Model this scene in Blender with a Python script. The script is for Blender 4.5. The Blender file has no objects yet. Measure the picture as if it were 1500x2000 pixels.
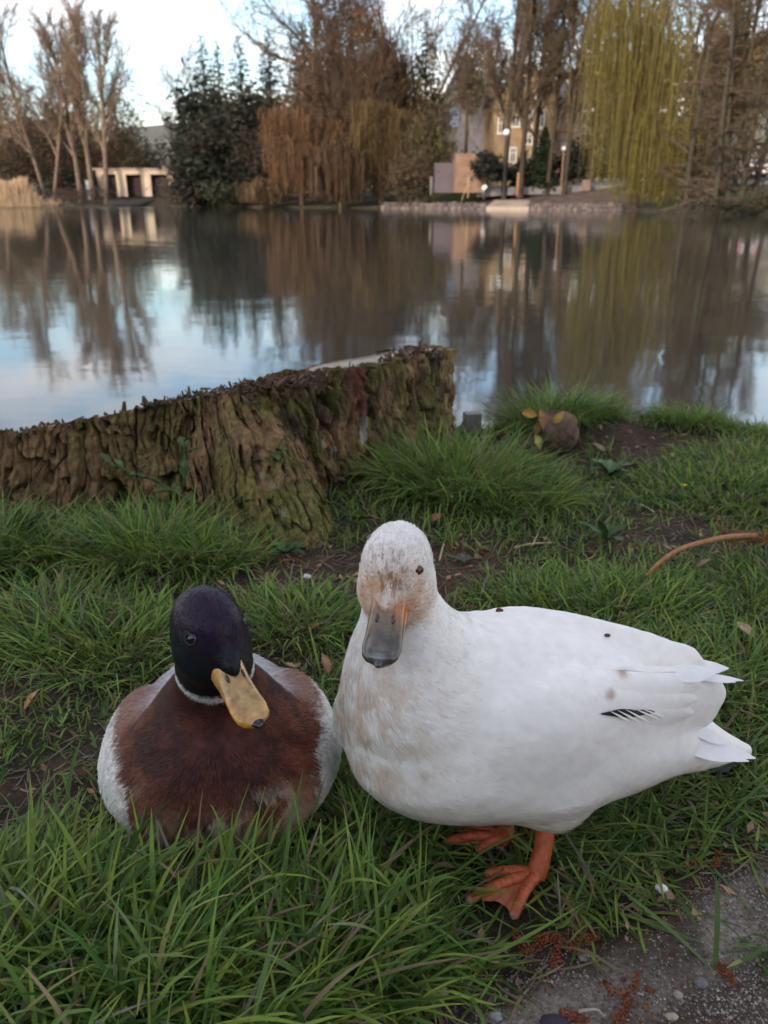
import bpy, math, random
import numpy as np
from mathutils import Vector, Matrix, Quaternion

R = math.radians
rng = np.random.default_rng(7)
random.seed(7)
scn = bpy.context.scene
COL = scn.collection

# ------------------------------------------------------------------ camera
CAM_Z = 0.52
PITCH = R(21.4)
cam_d = bpy.data.cameras.new('camera')
cam_d.sensor_fit = 'VERTICAL'
cam_d.sensor_height = 34.6
cam_d.sensor_width = 25.95
cam_d.lens = 27.0
cam_d.clip_start = 0.02
cam_d.clip_end = 3000
cam_d.dof.use_dof = True
cam_d.dof.focus_distance = 0.66
cam_d.dof.aperture_fstop = 10.5
cam = bpy.data.objects.new('camera', cam_d)
COL.objects.link(cam)
cam.location = (0, 0, CAM_Z)
cam.rotation_euler = (R(90) - PITCH, 0, 0)
scn.camera = cam

# ------------------------------------------------------------------ world: evening sky with thin cloud
SUN_EL, SUN_AZ = R(16), R(212)          # azimuth clockwise from +Y: behind the photographer, to the left
world = bpy.data.worlds.new('World')
scn.world = world
world.use_nodes = True
wn, wl = world.node_tree.nodes, world.node_tree.links
wn.clear()
wo = wn.new('ShaderNodeOutputWorld')
bg = wn.new('ShaderNodeBackground')
sky = wn.new('ShaderNodeTexSky')
sky.sky_type = 'NISHITA'
sky.sun_disc = False
sky.sun_elevation = SUN_EL
sky.sun_rotation = SUN_AZ
sky.air_density = 1.0
sky.dust_density = 0.6
sky.ozone_density = 1.5
tc = wn.new('ShaderNodeTexCoord')
mp = wn.new('ShaderNodeMapping')
mp.inputs['Scale'].default_value = (1.0, 1.0, 3.2)
mp.inputs['Location'].default_value = (1.35, 0.75, 0.4)
cn = wn.new('ShaderNodeTexNoise')
cn.inputs['Scale'].default_value = 2.3
cn.inputs['Detail'].default_value = 7
cn.inputs['Roughness'].default_value = 0.58
cr = wn.new('ShaderNodeMapRange')
cr.inputs['From Min'].default_value = 0.45
cr.inputs['From Max'].default_value = 0.68
cm = wn.new('ShaderNodeMix')
cm.data_type = 'RGBA'
cm.inputs[7].default_value = (7.2, 6.1, 5.3, 1)      # sunlit cloud, in the sky's own units
wl.new(tc.outputs['Generated'], mp.inputs['Vector'])
wl.new(mp.outputs['Vector'], cn.inputs['Vector'])
wl.new(cn.outputs['Fac'], cr.inputs['Value'])
wl.new(cr.outputs['Result'], cm.inputs[0])
wl.new(sky.outputs['Color'], cm.inputs[6])
wl.new(cm.outputs[2], bg.inputs['Color'])
bg.inputs['Strength'].default_value = 0.14
wl.new(bg.outputs['Background'], wo.inputs['Surface'])

# ------------------------------------------------------------------ sun, low behind the photographer
sun_d = bpy.data.lights.new('sun', 'SUN')
sun_d.energy = 1.6
sun_d.angle = R(0.6)
sun_d.color = (1.0, 0.83, 0.66)
sun = bpy.data.objects.new('sun', sun_d)
COL.objects.link(sun)
sd = Vector((math.sin(SUN_AZ) * math.cos(SUN_EL), math.cos(SUN_AZ) * math.cos(SUN_EL), math.sin(SUN_EL)))
sun.rotation_euler = sd.to_track_quat('Z', 'Y').to_euler()

# ------------------------------------------------------------------ exposure
scn.view_settings.view_transform = 'Standard'
scn.view_settings.look = 'None'
scn.view_settings.exposure = 1.18
scn.view_settings.gamma = 1.0
scn.cycles.use_denoising = True
scn.cycles.max_bounces = 5
scn.cycles.use_adaptive_sampling = True
scn.cycles.adaptive_threshold = 0.02
scn.cycles.transparent_max_bounces = 8

# ------------------------------------------------------------------ helpers
F_PX = 27.0 / 34.6 * 2000
SP, CP = math.sin(PITCH), math.cos(PITCH)


def ray(u, v):
    r, t = (u - 750) / F_PX, (1000 - v) / F_PX
    return np.array([r, CP + t * SP, -SP + t * CP])


def on_z(u, v, z=0.0):
    d = ray(u, v)
    k = (z - CAM_Z) / d[2]
    return np.array([0, 0, CAM_Z]) + d * k


def on_y(u, v, y):
    d = ray(u, v)
    return np.array([0, 0, CAM_Z]) + d * (y / d[1])


def _h(ix, iy, iz, seed):
    n = (ix.astype(np.int64) * 374761393 + iy.astype(np.int64) * 668265263 + iz.astype(np.int64) * 2147483647 + seed * 974711) & 0xffffffff
    n = ((n ^ (n >> 13)) * 1274126177) & 0xffffffff
    n = ((n ^ (n >> 16)) * 2246822519) & 0xffffffff
    return ((n ^ (n >> 15)) & 0xffff) / 65535.0


def vnoise(p, seed=0):
    """value noise, p (...,3) -> 0..1"""
    f = np.floor(p)
    t = p - f
    t = t * t * (3 - 2 * t)
    i = f.astype(np.int64)
    out = 0
    for a in (0, 1):
        for b in (0, 1):
            for c in (0, 1):
                w = (t[..., 0] if a else 1 - t[..., 0]) * (t[..., 1] if b else 1 - t[..., 1]) * (t[..., 2] if c else 1 - t[..., 2])
                out = out + w * _h(i[..., 0] + a, i[..., 1] + b, i[..., 2] + c, seed)
    return out


def fbm(p, oct=4, seed=0, gain=0.5):
    s, a, tot = 0, 1.0, 0
    for k in range(oct):
        s = s + a * vnoise(p * (2 ** k) + 17.3 * k, seed + k)
        tot += a
        a *= gain
    return s / tot


def n2(x, y, sc, oct=3, seed=0):
    return fbm(np.stack([x * sc, y * sc, np.zeros_like(x)], -1), oct, seed)


def sstep(a, b, x):
    t = np.clip((x - a) / (b - a), 0, 1)
    return t * t * (3 - 2 * t)


def mixc(a, b, t):
    t = np.asarray(t)[..., None]
    return np.asarray(a) * (1 - t) + np.asarray(b) * t


def mesh_arrays(name, V, Q=None, T=None, col=None, smooth=True):
    me = bpy.data.meshes.new(name)
    V = np.asarray(V, dtype=np.float32).reshape(-1, 3)
    me.vertices.add(len(V))
    me.vertices.foreach_set('co', V.ravel())
    nq = 0 if Q is None else len(Q)
    nt = 0 if T is None else len(T)
    idx = []
    if nq:
        idx.append(np.asarray(Q, dtype=np.int32).ravel())
    if nt:
        idx.append(np.asarray(T, dtype=np.int32).ravel())
    idx = np.concatenate(idx)
    me.loops.add(len(idx))
    me.loops.foreach_set('vertex_index', idx)
    me.polygons.add(nq + nt)
    st = np.concatenate([np.arange(nq) * 4, nq * 4 + np.arange(nt) * 3]).astype(np.int32)
    me.polygons.foreach_set('loop_start', st)
    me.update(calc_edges=True)
    me.polygons.foreach_set('use_smooth', np.full(nq + nt, smooth, dtype=bool))
    if col is not None:
        at = me.color_attributes.new('col', 'FLOAT_COLOR', 'POINT')
        c4 = np.ones((len(V), 4), dtype=np.float32)
        c4[:, :3] = np.clip(np.asarray(col).reshape(-1, 3), 0.002, 0.95)
        at.data.foreach_set('color', c4.ravel())
    me.validate()
    return me


class MB:
    """collects quads and triangles with vertex colours"""

    def __init__(s):
        s.V, s.Q, s.T, s.C, s.n = [], [], [], [], 0

    def add(s, V, Q=None, T=None, col=(0.5, 0.5, 0.5)):
        V = np.asarray(V, float).reshape(-1, 3)
        s.V.append(V)
        c = np.asarray(col, float)
        s.C.append(np.tile(c, (len(V), 1)) if c.ndim == 1 else c.reshape(-1, 3))
        if Q is not None and len(Q):
            s.Q.append(np.asarray(Q, int) + s.n)
        if T is not None and len(T):
            s.T.append(np.asarray(T, int) + s.n)
        s.n += len(V)

    def box(s, c, d, col=(0.5, 0.5, 0.5), rz=0.0, bev=0.0):
        c, d = np.asarray(c, float), np.asarray(d, float) / 2
        v = np.array([[x, y, z] for z in (-1, 1) for y in (-1, 1) for x in (-1, 1)]) * d
        if rz:
            ca, sa = math.cos(rz), math.sin(rz)
            v = np.stack([v[:, 0] * ca - v[:, 1] * sa, v[:, 0] * sa + v[:, 1] * ca, v[:, 2]], -1)
        s.add(v + c, [[0, 2, 3, 1], [4, 5, 7, 6], [0, 1, 5, 4], [2, 6, 7, 3], [0, 4, 6, 2], [1, 3, 7, 5]], None, col)

    def tube(s, pts, rad, n=8, col=(0.5, 0.5, 0.5), caps=True, flat=1.0):
        pts = np.asarray(pts, float)
        m = len(pts)
        rad = np.broadcast_to(np.asarray(rad, float), (m,))
        tg = np.gradient(pts, axis=0)
        tg /= np.linalg.norm(tg, axis=1, keepdims=True) + 1e-12
        ref = np.array([0, 0, 1.0]) if abs(tg[0][2]) < 0.9 else np.array([1.0, 0, 0])
        V = []
        a = np.cross(tg[0], ref)
        a /= np.linalg.norm(a)
        for i in range(m):
            a = a - tg[i] * np.dot(a, tg[i])
            a /= np.linalg.norm(a) + 1e-12
            b = np.cross(tg[i], a)
            th = np.arange(n) * 2 * math.pi / n
            V.append(pts[i] + rad[i] * (np.cos(th)[:, None] * a + flat * np.sin(th)[:, None] * b))
        V = np.concatenate(V)
        Q = []
        for i in range(m - 1):
            for k in range(n):
                k2 = (k + 1) % n
                Q.append([i * n + k, i * n + k2, (i + 1) * n + k2, (i + 1) * n + k])
        T = []
        if caps:
            V = np.concatenate([V, pts[:1], pts[-1:]])
            for k in range(n):
                k2 = (k + 1) % n
                T.append([m * n, k2, k])
                T.append([m * n + 1, (m - 1) * n + k, (m - 1) * n + k2])
        c = np.asarray(col, float)
        if c.ndim == 2:
            c = np.concatenate([np.repeat(c, n, 0)] + ([c[:1], c[-1:]] if caps else []))
        s.add(V, Q, T, c)

    def mesh(s, name, smooth=True):
        return mesh_arrays(name, np.concatenate(s.V), np.concatenate(s.Q) if s.Q else None,
                           np.concatenate(s.T) if s.T else None, np.concatenate(s.C), smooth)

    def build(s, name, mat, parent=None, smooth=True):
        return link(name, s.mesh(name, smooth), mat, parent)


def link(name, me, mat=None, parent=None, loc=None):
    o = bpy.data.objects.new(name, me)
    COL.objects.link(o)
    if mat is not None and me is not None and not me.materials:
        me.materials.append(mat)
    if parent is not None:
        o.parent = parent
        if loc is None:
            o.location = -Vector(parent.location)      # parts are modelled in world coordinates
    if loc is not None:
        o.location = loc
    return o


def thing(name, loc, label, cat, group=None):
    o = bpy.data.objects.new(name, None)
    COL.objects.link(o)
    o.empty_display_size = 0.1
    o.location = [float(c) for c in loc]
    return tag(o, label, cat, group)


def tag(o, label=None, cat=None, group=None, kind=None):
    for k, v in (('label', label), ('category', cat), ('group', group), ('kind', kind)):
        if v:
            o[k] = v
    return o


def mat_attr(name, rough=0.8, noise=0.0, nscale=30.0, bump=0.0, bscale=60.0, bdist=0.01, spec=0.5, stretch=(1, 1, 1), trans=0.0, sheen=0.0, coat=0.0, detail=4):
    """pigment from the mesh's 'col' attribute, with procedural mottling and relief"""
    m = bpy.data.materials.new(name)
    m.use_nodes = True
    nt = m.node_tree
    N, L = nt.nodes, nt.links
    b = N['Principled BSDF']
    b.inputs['Roughness'].default_value = rough
    b.inputs['Specular IOR Level'].default_value = spec
    if sheen:
        b.inputs['Sheen Weight'].default_value = sheen
    if coat:
        b.inputs['Coat Weight'].default_value = coat
        b.inputs['Coat Roughness'].default_value = 0.12
    at = N.new('ShaderNodeAttribute')
    at.attribute_name = 'col'
    src = at.outputs['Color']
    tcx = N.new('ShaderNodeTexCoord')
    mpx = N.new('ShaderNodeMapping')
    mpx.inputs['Scale'].default_value = stretch
    L.new(tcx.outputs['Object'], mpx.inputs['Vector'])
    if noise:
        nx = N.new('ShaderNodeTexNoise')
        nx.inputs['Scale'].default_value = nscale
        nx.inputs['Detail'].default_value = detail
        L.new(mpx.outputs['Vector'], nx.inputs['Vector'])
        mr = N.new('ShaderNodeMapRange')
        mr.inputs['From Min'].default_value = 0.3
        mr.inputs['From Max'].default_value = 0.7
        mr.inputs['To Min'].default_value = 1 - noise
        mr.inputs['To Max'].default_value = 1 + noise
        L.new(nx.outputs['Fac'], mr.inputs['Value'])
        vm = N.new('ShaderNodeVectorMath')
        vm.operation = 'SCALE'
        L.new(src, vm.inputs[0])
        L.new(mr.outputs['Result'], vm.inputs['Scale'])
        src = vm.outputs['Vector']
    L.new(src, b.inputs['Base Color'])
    if bump:
        nb = N.new('ShaderNodeTexNoise')
        nb.inputs['Scale'].default_value = bscale
        nb.inputs['Detail'].default_value = 5
        L.new(mpx.outputs['Vector'], nb.inputs['Vector'])
        bp = N.new('ShaderNodeBump')
        bp.inputs['Strength'].default_value = bump
        bp.inputs['Distance'].default_value = bdist
        L.new(nb.outputs['Fac'], bp.inputs['Height'])
        L.new(bp.outputs['Normal'], b.inputs['Normal'])
    if trans:
        tr = N.new('ShaderNodeBsdfTranslucent')
        L.new(src, tr.inputs['Color'])
        mx = N.new('ShaderNodeMixShader')
        mx.inputs['Fac'].default_value = trans
        L.new(b.outputs['BSDF'], mx.inputs[1])
        L.new(tr.outputs['BSDF'], mx.inputs[2])
        L.new(mx.outputs['Shader'], N['Material Output'].inputs['Surface'])
    return m

# ================================================================== THE SETTING
WATER_Z = -0.28


def path_s(x, y):
    return y - (0.365 + 0.56 * (x - 0.038)) + 0.02 * (n2(x, y, 9, 3, 5) - 0.5)


def shore_y(x):
    return 1.97 + 0.10 * (n2(x, x * 0, 2.2, 2, 3) - 0.5) + 0.04 * np.sin(x * 3.1) - 0.10 * sstep(0.3, -0.6, x) + 0.02 * np.sin(x * 11)


def ground_z(x, y):
    x, y = np.asarray(x, float), np.asarray(y, float)
    z = 0.020 * (n2(x, y, 5, 3, 1) - 0.5) + 0.010 * (n2(x, y, 26, 3, 2) - 0.5)
    s = path_s(x, y)
    z = z * sstep(-0.06, 0.05, s) + (0.010 * (n2(x, y, 45, 4, 9) - 0.5) + 0.010 * (n2(x, y, 14, 2, 10) - 0.5) - 0.004) * sstep(0.05, -0.06, s)
    z = z + 0.05 * np.exp(-((x - 0.47) ** 2 / 0.03 + (y - 1.84) ** 2 / 0.010)) + 0.03 * np.exp(-((x - 0.72) ** 2 / 0.03 + (y - 1.86) ** 2 / 0.008))
    sy = shore_y(x)
    d = y - sy
    z = z - 0.45 * sstep(-0.03, 0.26, d) - 0.03 * sstep(-0.35, 0.0, d)
    return z


def axis(lo, flo, fhi, hi, fine, n=26):
    a = flo - (flo - lo) * np.linspace(1, 0, n) ** 2.5
    b = fhi + (hi - fhi) * np.linspace(0, 1, n) ** 2.5
    return np.unique(np.concatenate([a[:-1], np.arange(flo, fhi, fine), b]))


def dirt_mask(x, y):
    """1 where the turf is worn through"""
    m = np.zeros_like(x)
    for cx, cy, rx, ry, k in ((-0.33, 0.585, 0.05, 0.05, 1.0), (-0.08, 1.06, 0.17, 0.11, 1.0), (0.10, 1.06, 0.12, 0.11, 0.9), (0.16, 1.18, 0.10, 0.06, .7), (0.55, 1.72, 0.28, 0.07, 1.0),
                              (0.42, 1.20, 0.12, 0.05, .55), (-0.25, 1.22, 0.07, 0.05, .6), (0.26, 0.62, 0.09, 0.05, .65), (-0.40, 1.02, 0.10, 0.04, .5), (-.26, .80, .08, .05, .6), (-0.45, 0.98, 0.10, 0.06, .6), (0.50, 1.28, 0.16, 0.05, .6), (0.02, .84, .08, .05, .6), (0.34, 0.70, .10, .05, .6), (0.34, 0.93, .08, .03, .45)):
        m = np.maximum(m, k * np.exp(-(((x - cx) / rx) ** 2 + ((y - cy) / ry) ** 2) ** 1.3))
    m = m + 2.0 * (n2(x, y, 9, 4, 21) - 0.45)
    s = path_s(x, y)
    return np.clip(np.maximum(m, sstep(0.07, -0.005, s)), 0, 1)


gx = axis(-60, -1.05, 1.15, 60, 0.0065)
gy = axis(-60, 0.26, 2.34, 4.0, 0.0065)
GX, GY = np.meshgrid(gx, gy)
GZ = ground_z(GX, GY)
nx_, ny_ = len(gx), len(gy)
ii = (np.arange(ny_ - 1)[:, None] * nx_ + np.arange(nx_ - 1)[None, :]).ravel()
Qg = np.stack([ii, ii + 1, ii + nx_ + 1, ii + nx_], -1)
s_ = path_s(GX, GY)
soil = mixc((0.034, 0.023, 0.016), (0.085, 0.058, 0.040), np.clip(1.6 * n2(GX, GY, 30, 4, 31) - 0.35, 0, 1))
soil = mixc(soil, (0.11, 0.045, 0.025), 0.55 * sstep(0.56, 0.72, n2(GX, GY, 40, 3, 33)))
pathc = mixc((0.20, 0.168, 0.138), (0.33, 0.285, 0.24), n2(GX, GY, 60, 4, 41))
pathc = mixc(pathc, (0.095, 0.074, 0.056), sstep(0.50, 0.66, n2(GX, GY, 11, 4, 43)))
pathc = mixc(pathc, soil * 1.15, 0.9 * sstep(-0.050, -0.080, s_ + 0.05 * (n2(GX, GY, 18, 3, 45) - 0.5)))
pathc = mixc(pathc, (0.22, 0.15, 0.11), 0.6 * sstep(0.50, 0.66, n2(GX, GY, 17, 3, 47)))
turf = mixc((0.022, 0.025, 0.012), (0.048, 0.040, 0.024), n2(GX, GY, 20, 3, 51))
gc = mixc(turf, soil, sstep(0.25, 0.6, dirt_mask(GX, GY)))
gc = mixc(gc, pathc, sstep(0.004, -0.012, s_))
M_ground = mat_attr('earth', rough=0.95, noise=0.45, nscale=260, bump=0.9, bscale=420, bdist=0.004, spec=0.25, detail=6)
ground = link('ground', mesh_arrays('ground', np.stack([GX, GY, GZ], -1), Qg, None, gc), M_ground)
tag(ground, 'grassy earth bank with a worn grey path edge in the foreground', None, None, 'structure')

# ---- lake
M_water = bpy.data.materials.new('lake_water')
M_water.use_nodes = True
N, L = M_water.node_tree.nodes, M_water.node_tree.links
N.remove(N['Principled BSDF'])
geo = N.new('ShaderNodeNewGeometry')


def ripple(scale, amp, dist=0.0):
    mpw = N.new('ShaderNodeMapping')
    mpw.inputs['Scale'].default_value = (scale[0], scale[1], 1)
    L.new(geo.outputs['Position'], mpw.inputs['Vector'])
    nz = N.new('ShaderNodeTexNoise')
    nz.inputs['Scale'].default_value = 1
    nz.inputs['Detail'].default_value = 2
    nz.inputs['Distortion'].default_value = dist
    L.new(mpw.outputs['Vector'], nz.inputs['Vector'])
    sb = N.new('ShaderNodeVectorMath')
    sb.operation = 'SUBTRACT'
    sb.inputs[1].default_value = (0.5, 0.5, 0.5)
    L.new(nz.outputs['Color'], sb.inputs[0])
    ml = N.new('ShaderNodeVectorMath')
    ml.operation = 'MULTIPLY'
    ml.inputs[1].default_value = (amp, amp, 0)
    L.new(sb.outputs['Vector'], ml.inputs[0])
    return ml.outputs['Vector']


def vadd(a, b):
    n = N.new('ShaderNodeVectorMath')
    n.operation = 'ADD'
    L.new(a, n.inputs[0])
    if isinstance(b, tuple):
        n.inputs[1].default_value = b
    else:
        L.new(b, n.inputs[1])
    return n.outputs['Vector']


calm = vadd(ripple((1.1, 3.0), 0.017), ripple((5, 13), 0.016, 0.3))
rough_ = ripple((6, 9), 0.9)
# a breeze ruffles the far left of the lake
sepx = N.new('ShaderNodeSeparateXYZ')
L.new(geo.outputs['Position'], sepx.inputs[0])


def mrange(sock, a, b):
    n = N.new('ShaderNodeMapRange')
    n.inputs['From Min'].default_value = a
    n.inputs['From Max'].default_value = b
    L.new(sock, n.inputs['Value'])
    return n.outputs['Result']


mk = N.new('ShaderNodeMath')
mk.operation = 'MULTIPLY'
L.new(mrange(sepx.outputs['Y'], 62, 78), mk.inputs[0])
L.new(mrange(sepx.outputs['X'], -19, -27), mk.inputs[1])
vs = N.new('ShaderNodeVectorMath')
vs.operation = 'SCALE'
L.new(rough_, vs.inputs[0])
L.new(mk.outputs[0], vs.inputs['Scale'])
nrm = N.new('ShaderNodeVectorMath')
nrm.operation = 'NORMALIZE'
L.new(vadd(vadd(calm, vs.outputs['Vector']), (0, 0, 1)), nrm.inputs[0])
fr = N.new('ShaderNodeFresnel')
fr.inputs['IOR'].default_value = 1.75
L.new(nrm.outputs['Vector'], fr.inputs['Normal'])
gl = N.new('ShaderNodeBsdfGlossy')
gl.inputs['Roughness'].default_value = 0.055
gl.inputs['Color'].default_value = (0.93, 0.95, 0.97, 1)
L.new(nrm.outputs['Vector'], gl.inputs['Normal'])
df = N.new('ShaderNodeBsdfDiffuse')
df.inputs['Color'].default_value = (0.045, 0.044, 0.034, 1)
mxs = N.new('ShaderNodeMixShader')
L.new(fr.outputs['Fac'], mxs.inputs['Fac'])
L.new(df.outputs['BSDF'], mxs.inputs[1])
L.new(gl.outputs['BSDF'], mxs.inputs[2])
L.new(mxs.outputs['Shader'], N['Material Output'].inputs['Surface'])
wv = [(-400, 1.2, WATER_Z), (400, 1.2, WATER_Z), (400, 260, WATER_Z), (-400, 260, WATER_Z)]
tag(link('lake', mesh_arrays('lake', wv, [[0, 1, 2, 3]], None, None), M_water), 'calm lake mirroring the trees of the far shore', None, None, 'structure')

# ---- far shore: one sheet from the waterline to the hills
S_PT = np.array([-1.6, -0.45, -0.25, -0.15, 0.0, 0.12, 0.28, 0.45, 1.6])
S_D = np.array([104, 104, 100, 86, 76, 68, 60, 45, 40.0])


def far_D(s):
    return np.interp(s, S_PT, S_D)


def far_z(s, d):
    """height at distance d behind the waterline, s = bearing x / y"""
    rise = np.interp(s, [-0.3, 0.0, 0.1, 0.3, 0.5], [0.9, 0.9, 1.7, 1.9, 1.5])
    return WATER_Z - 0.15 + 0.35 * sstep(-0.6, 0.6, d) + rise * sstep(0.5, 17, d) + 0.012 * np.maximum(d - 20, 0)


ss = np.linspace(-1.5, 1.5, 241)
dd = np.concatenate([[-3, -1, -0.4, 0, 0.4, 0.8, 1.4], np.linspace(2, 24, 30), [28, 34, 42, 60, 90, 140, 220, 350, 600, 900]])
SS, DD = np.meshgrid(ss, dd)
YY = far_D(SS) + DD
XX = SS * YY
ZZ = far_z(SS, DD) + 0.12 * (n2(XX, YY, 0.5, 3, 61) - 0.5) * sstep(0.5, 3, DD)
na, nb = len(ss), len(dd)
ii = (np.arange(nb - 1)[:, None] * na + np.arange(na - 1)[None, :]).ravel()
fc = mixc((0.055, 0.075, 0.028), (0.085, 0.085, 0.04), n2(XX, YY, 0.3, 3, 63))
brown = sstep(0.095, 0.13, SS) * sstep(0.30, 0.27, SS) * sstep(11.5, 10.0, DD)
fc = mixc(fc, mixc((0.105, 0.075, 0.062), (0.14, 0.10, 0.085), n2(XX, YY, 0.8, 3, 65)), brown)
fc = mixc(fc, (0.06, 0.048, 0.035), sstep(1.2, 0.2, DD))
fc = mixc(fc, mixc((0.05, 0.045, 0.028), (0.075, 0.06, 0.04), n2(XX, YY, 0.4, 3, 66)), sstep(0.06, 0.02, SS))
M_far = mat_attr('far_earth', rough=0.95, noise=0.4, nscale=1.5, bump=0.5, bscale=3, bdist=0.1, spec=0.2)
tag(link('far_shore', mesh_arrays('far_shore', np.stack([XX, YY, ZZ], -1), np.stack([ii, ii + 1, ii + na + 1, ii + na], -1), None, fc), M_far),
    'grassy far shore of the lake rising to the road', None, None, 'structure')

# ---- low hill seen in the gap between the trees
hx = np.linspace(-700, 500, 120)
hy = np.linspace(640, 900, 16)
HX, HY = np.meshgrid(hx, hy)
HZ = (62 + 10 * np.sin(HX * 0.006 + 1) + 5 * (n2(HX, HY, 0.01, 3, 71) - 0.5)) * sstep(640, 780, HY)
ii = (np.arange(15)[:, None] * 120 + np.arange(119)[None, :]).ravel()
tag(link('hill', mesh_arrays('hill', np.stack([HX, HY, HZ], -1), np.stack([ii, ii + 1, ii + 121, ii + 120], -1), None,
    mixc((0.13, 0.13, 0.13), (0.16, 0.17, 0.15), n2(HX, HY, 0.03, 3, 73))), M_far), 'low wooded hill beyond the far shore', None, None, 'structure')

# ================================================================== TREE STUMP
SCX, SCY, SRX, SRY = -0.47, 1.80, 0.622, 0.40


def stump_top(x, y):
    z = np.interp(x, [-1.2, -0.86, -0.80, -0.66, -0.40, -0.16, -0.05, 0.06, 0.2], [0.088, 0.105, 0.112, 0.127, 0.178, 0.230, 0.236, 0.250, 0.256])
    return z - np.interp(x, [-0.45, -0.15, 0.10], [0.88, 0.80, 0.62]) * (CAM_Z - z) / 1.42 * np.maximum(y - 1.42, 0)


def ang(th, c, w):
    d = (th - c + math.pi) % (2 * math.pi) - math.pi
    return np.exp(-(d / w) ** 2)


def stump_r(th, t):
    """plan radius at angle th and relative height t (0 base, 1 cut)"""
    r = 1.0 / np.sqrt((np.cos(th) / SRX) ** 2 + (np.sin(th) / SRY) ** 2)
    fl = (1 - t)
    b1 = math.atan2(1.20 - SCY, -0.115 - SCX)
    r = r + 0.020 * ang(th, b1, 0.13) + 0.315 * ang(th, b1 - 0.02, 0.18) * fl ** 1.1      # buttress towards the camera
    r = r + 0.070 * ang(th, math.atan2(-0.40, 0.62) + 0.2, 0.13) * fl ** 2            # right root
    r = r + 0.06 * ang(th, -1.9, 0.22) * fl ** 1.5 + 0.05 * ang(th, -2.35, 0.14) * fl ** 1.5
    r = r + 0.035 * fl ** 2
    r = r + 0.030 * (fbm(np.stack([np.cos(th) * 2.3, np.sin(th) * 2.3, t * 0.3], -1), 2, 81) - 0.5)
    return r


nth, nz = 1500, 110
th = np.linspace(-math.pi, math.pi, nth, endpoint=False)
TH, TT = np.meshgrid(th, np.linspace(0, 1, nz))
r0 = stump_r(TH, TT)
px_, py_ = SCX + r0 * np.cos(TH), SCY + r0 * np.sin(TH)
zt = stump_top(px_, py_)
zb = -0.06
pz_ = zb + (zt - zb) * TT
arc = np.stack([np.cos(TH) * 0.6, np.sin(TH) * 0.6, np.zeros_like(TH)], -1)
warp = 0.035 * (fbm(np.stack([px_ * 9, py_ * 9, pz_ * 5], -1), 3, 83) - 0.5)
a1 = np.stack([(px_ + warp) * 30, (py_ + warp) * 30, pz_ * 6.5], -1)
a2 = np.stack([(px_ + warp) * 75, (py_ - warp) * 75, pz_ * 16], -1)
sarc = np.cumsum(np.hypot(np.diff(px_[0], append=px_[0, :1]), np.diff(py_[0], append=py_[0, :1])))[None, :] * np.ones((nz, 1))


def plates(freq, wz, wamp, seed):
    """long vertical bark plates: relative offset of each plate and closeness to a crack"""
    wv_ = wamp * (fbm(np.stack([sarc * 8, pz_ * wz, 0 * sarc], -1), 3, seed) - 0.5) + 0.5 * wamp * (fbm(np.stack([sarc * 40, pz_ * wz * 3, 0 * sarc + 4], -1), 2, seed + 1) - 0.5)
    c_ = sarc * freq + wv_
    id_ = np.floor(c_)
    f_ = c_ - id_
    brk = np.floor(pz_ * (5 + 9 * _h(id_, id_ * 0, id_ * 0, seed + 2)) + 7 * _h(id_, id_ * 0 + 1, id_ * 0, seed + 2) + 0.35 * (f_ - 0.5))
    off = _h(id_, brk, id_ * 0, seed + 3)
    return off, 1 - 2 * np.abs(f_ - 0.5)


of1, ed1 = plates(11, 7, 3.0, 85)
of2, ed2 = plates(52, 9, 3.0, 185)
blk = fbm(np.stack([px_ * 16, py_ * 16, pz_ * 20], -1), 4, 89)
smooth_area = sstep(-0.02, 0.05, px_) * 0.3            # barer wood on the right side
disp = (0.030 * (of1 - 0.5) - 0.046 * sstep(0.24, 0.02, ed1) * (0.4 + 0.6 * of1) - 0.010 * sstep(0.4, 0.05, ed2) * of2 + 0.006 * (of2 - 0.5)) * (1 - 0.8 * smooth_area) + 0.030 * (blk - 0.5) + 0.007 * (fbm(np.stack([px_ * 190, py_ * 190, pz_ * 90], -1), 3, 290) - 0.5) + 0.008 * (fbm(np.stack([px_ * 90, py_ * 90, pz_ * 40], -1), 2, 90) - 0.5)
bite = fbm(np.stack([px_ * 14, py_ * 14, pz_ * 9], -1), 2, 95)
disp = disp - 0.022 * sstep(0.60, 0.70, bite)
rr = r0 + disp
rim = 0.012 * (fbm(np.stack([px_ * 35, py_ * 35, 0 * px_], -1), 3, 91) - 0.55) * sstep(0.75, 1, TT)
SV = np.stack([SCX + rr * np.cos(TH), SCY + rr * np.sin(TH), pz_ + rim], -1)
moss = fbm(np.stack([px_ * 13, py_ * 13, pz_ * 7], -1), 4, 93)
bark = mixc((0.115, 0.070, 0.036), (0.320, 0.205, 0.100), fbm(np.stack([px_ * 45, py_ * 45, pz_ * 9], -1), 3, 97))
bark = mixc(bark, (0.40, 0.30, 0.15), sstep(-0.05, 0.05, px_) * 0.6 * sstep(0.4, 0.6, fbm(np.stack([px_ * 30, py_ * 30, pz_ * 6], -1), 2, 98)))
bark = mixc(bark, (0.060, 0.040, 0.028), 0.8 * sstep(0.52, 0.66, fbm(np.stack([px_ * 10, py_ * 10, pz_ * 5], -1), 3, 197)))
mossw = sstep(0.42, 0.58, moss) * (0.45 + 0.55 * np.exp(-((px_ + 0.12) / 0.16) ** 2))
scol = mixc(bark, mixc((0.090, 0.105, 0.020), (0.180, 0.180, 0.050), fbm(np.stack([px_ * 80, py_ * 80, pz_ * 80], -1), 2, 99)), 0.8 * mossw)
scol = mixc(scol, (0.150, 0.050, 0.042), 0.9 * np.exp(-((px_ + 0.055) / 0.020) ** 2) * sstep(0.10, 0.15, pz_))             # reddish rotten streak
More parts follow.
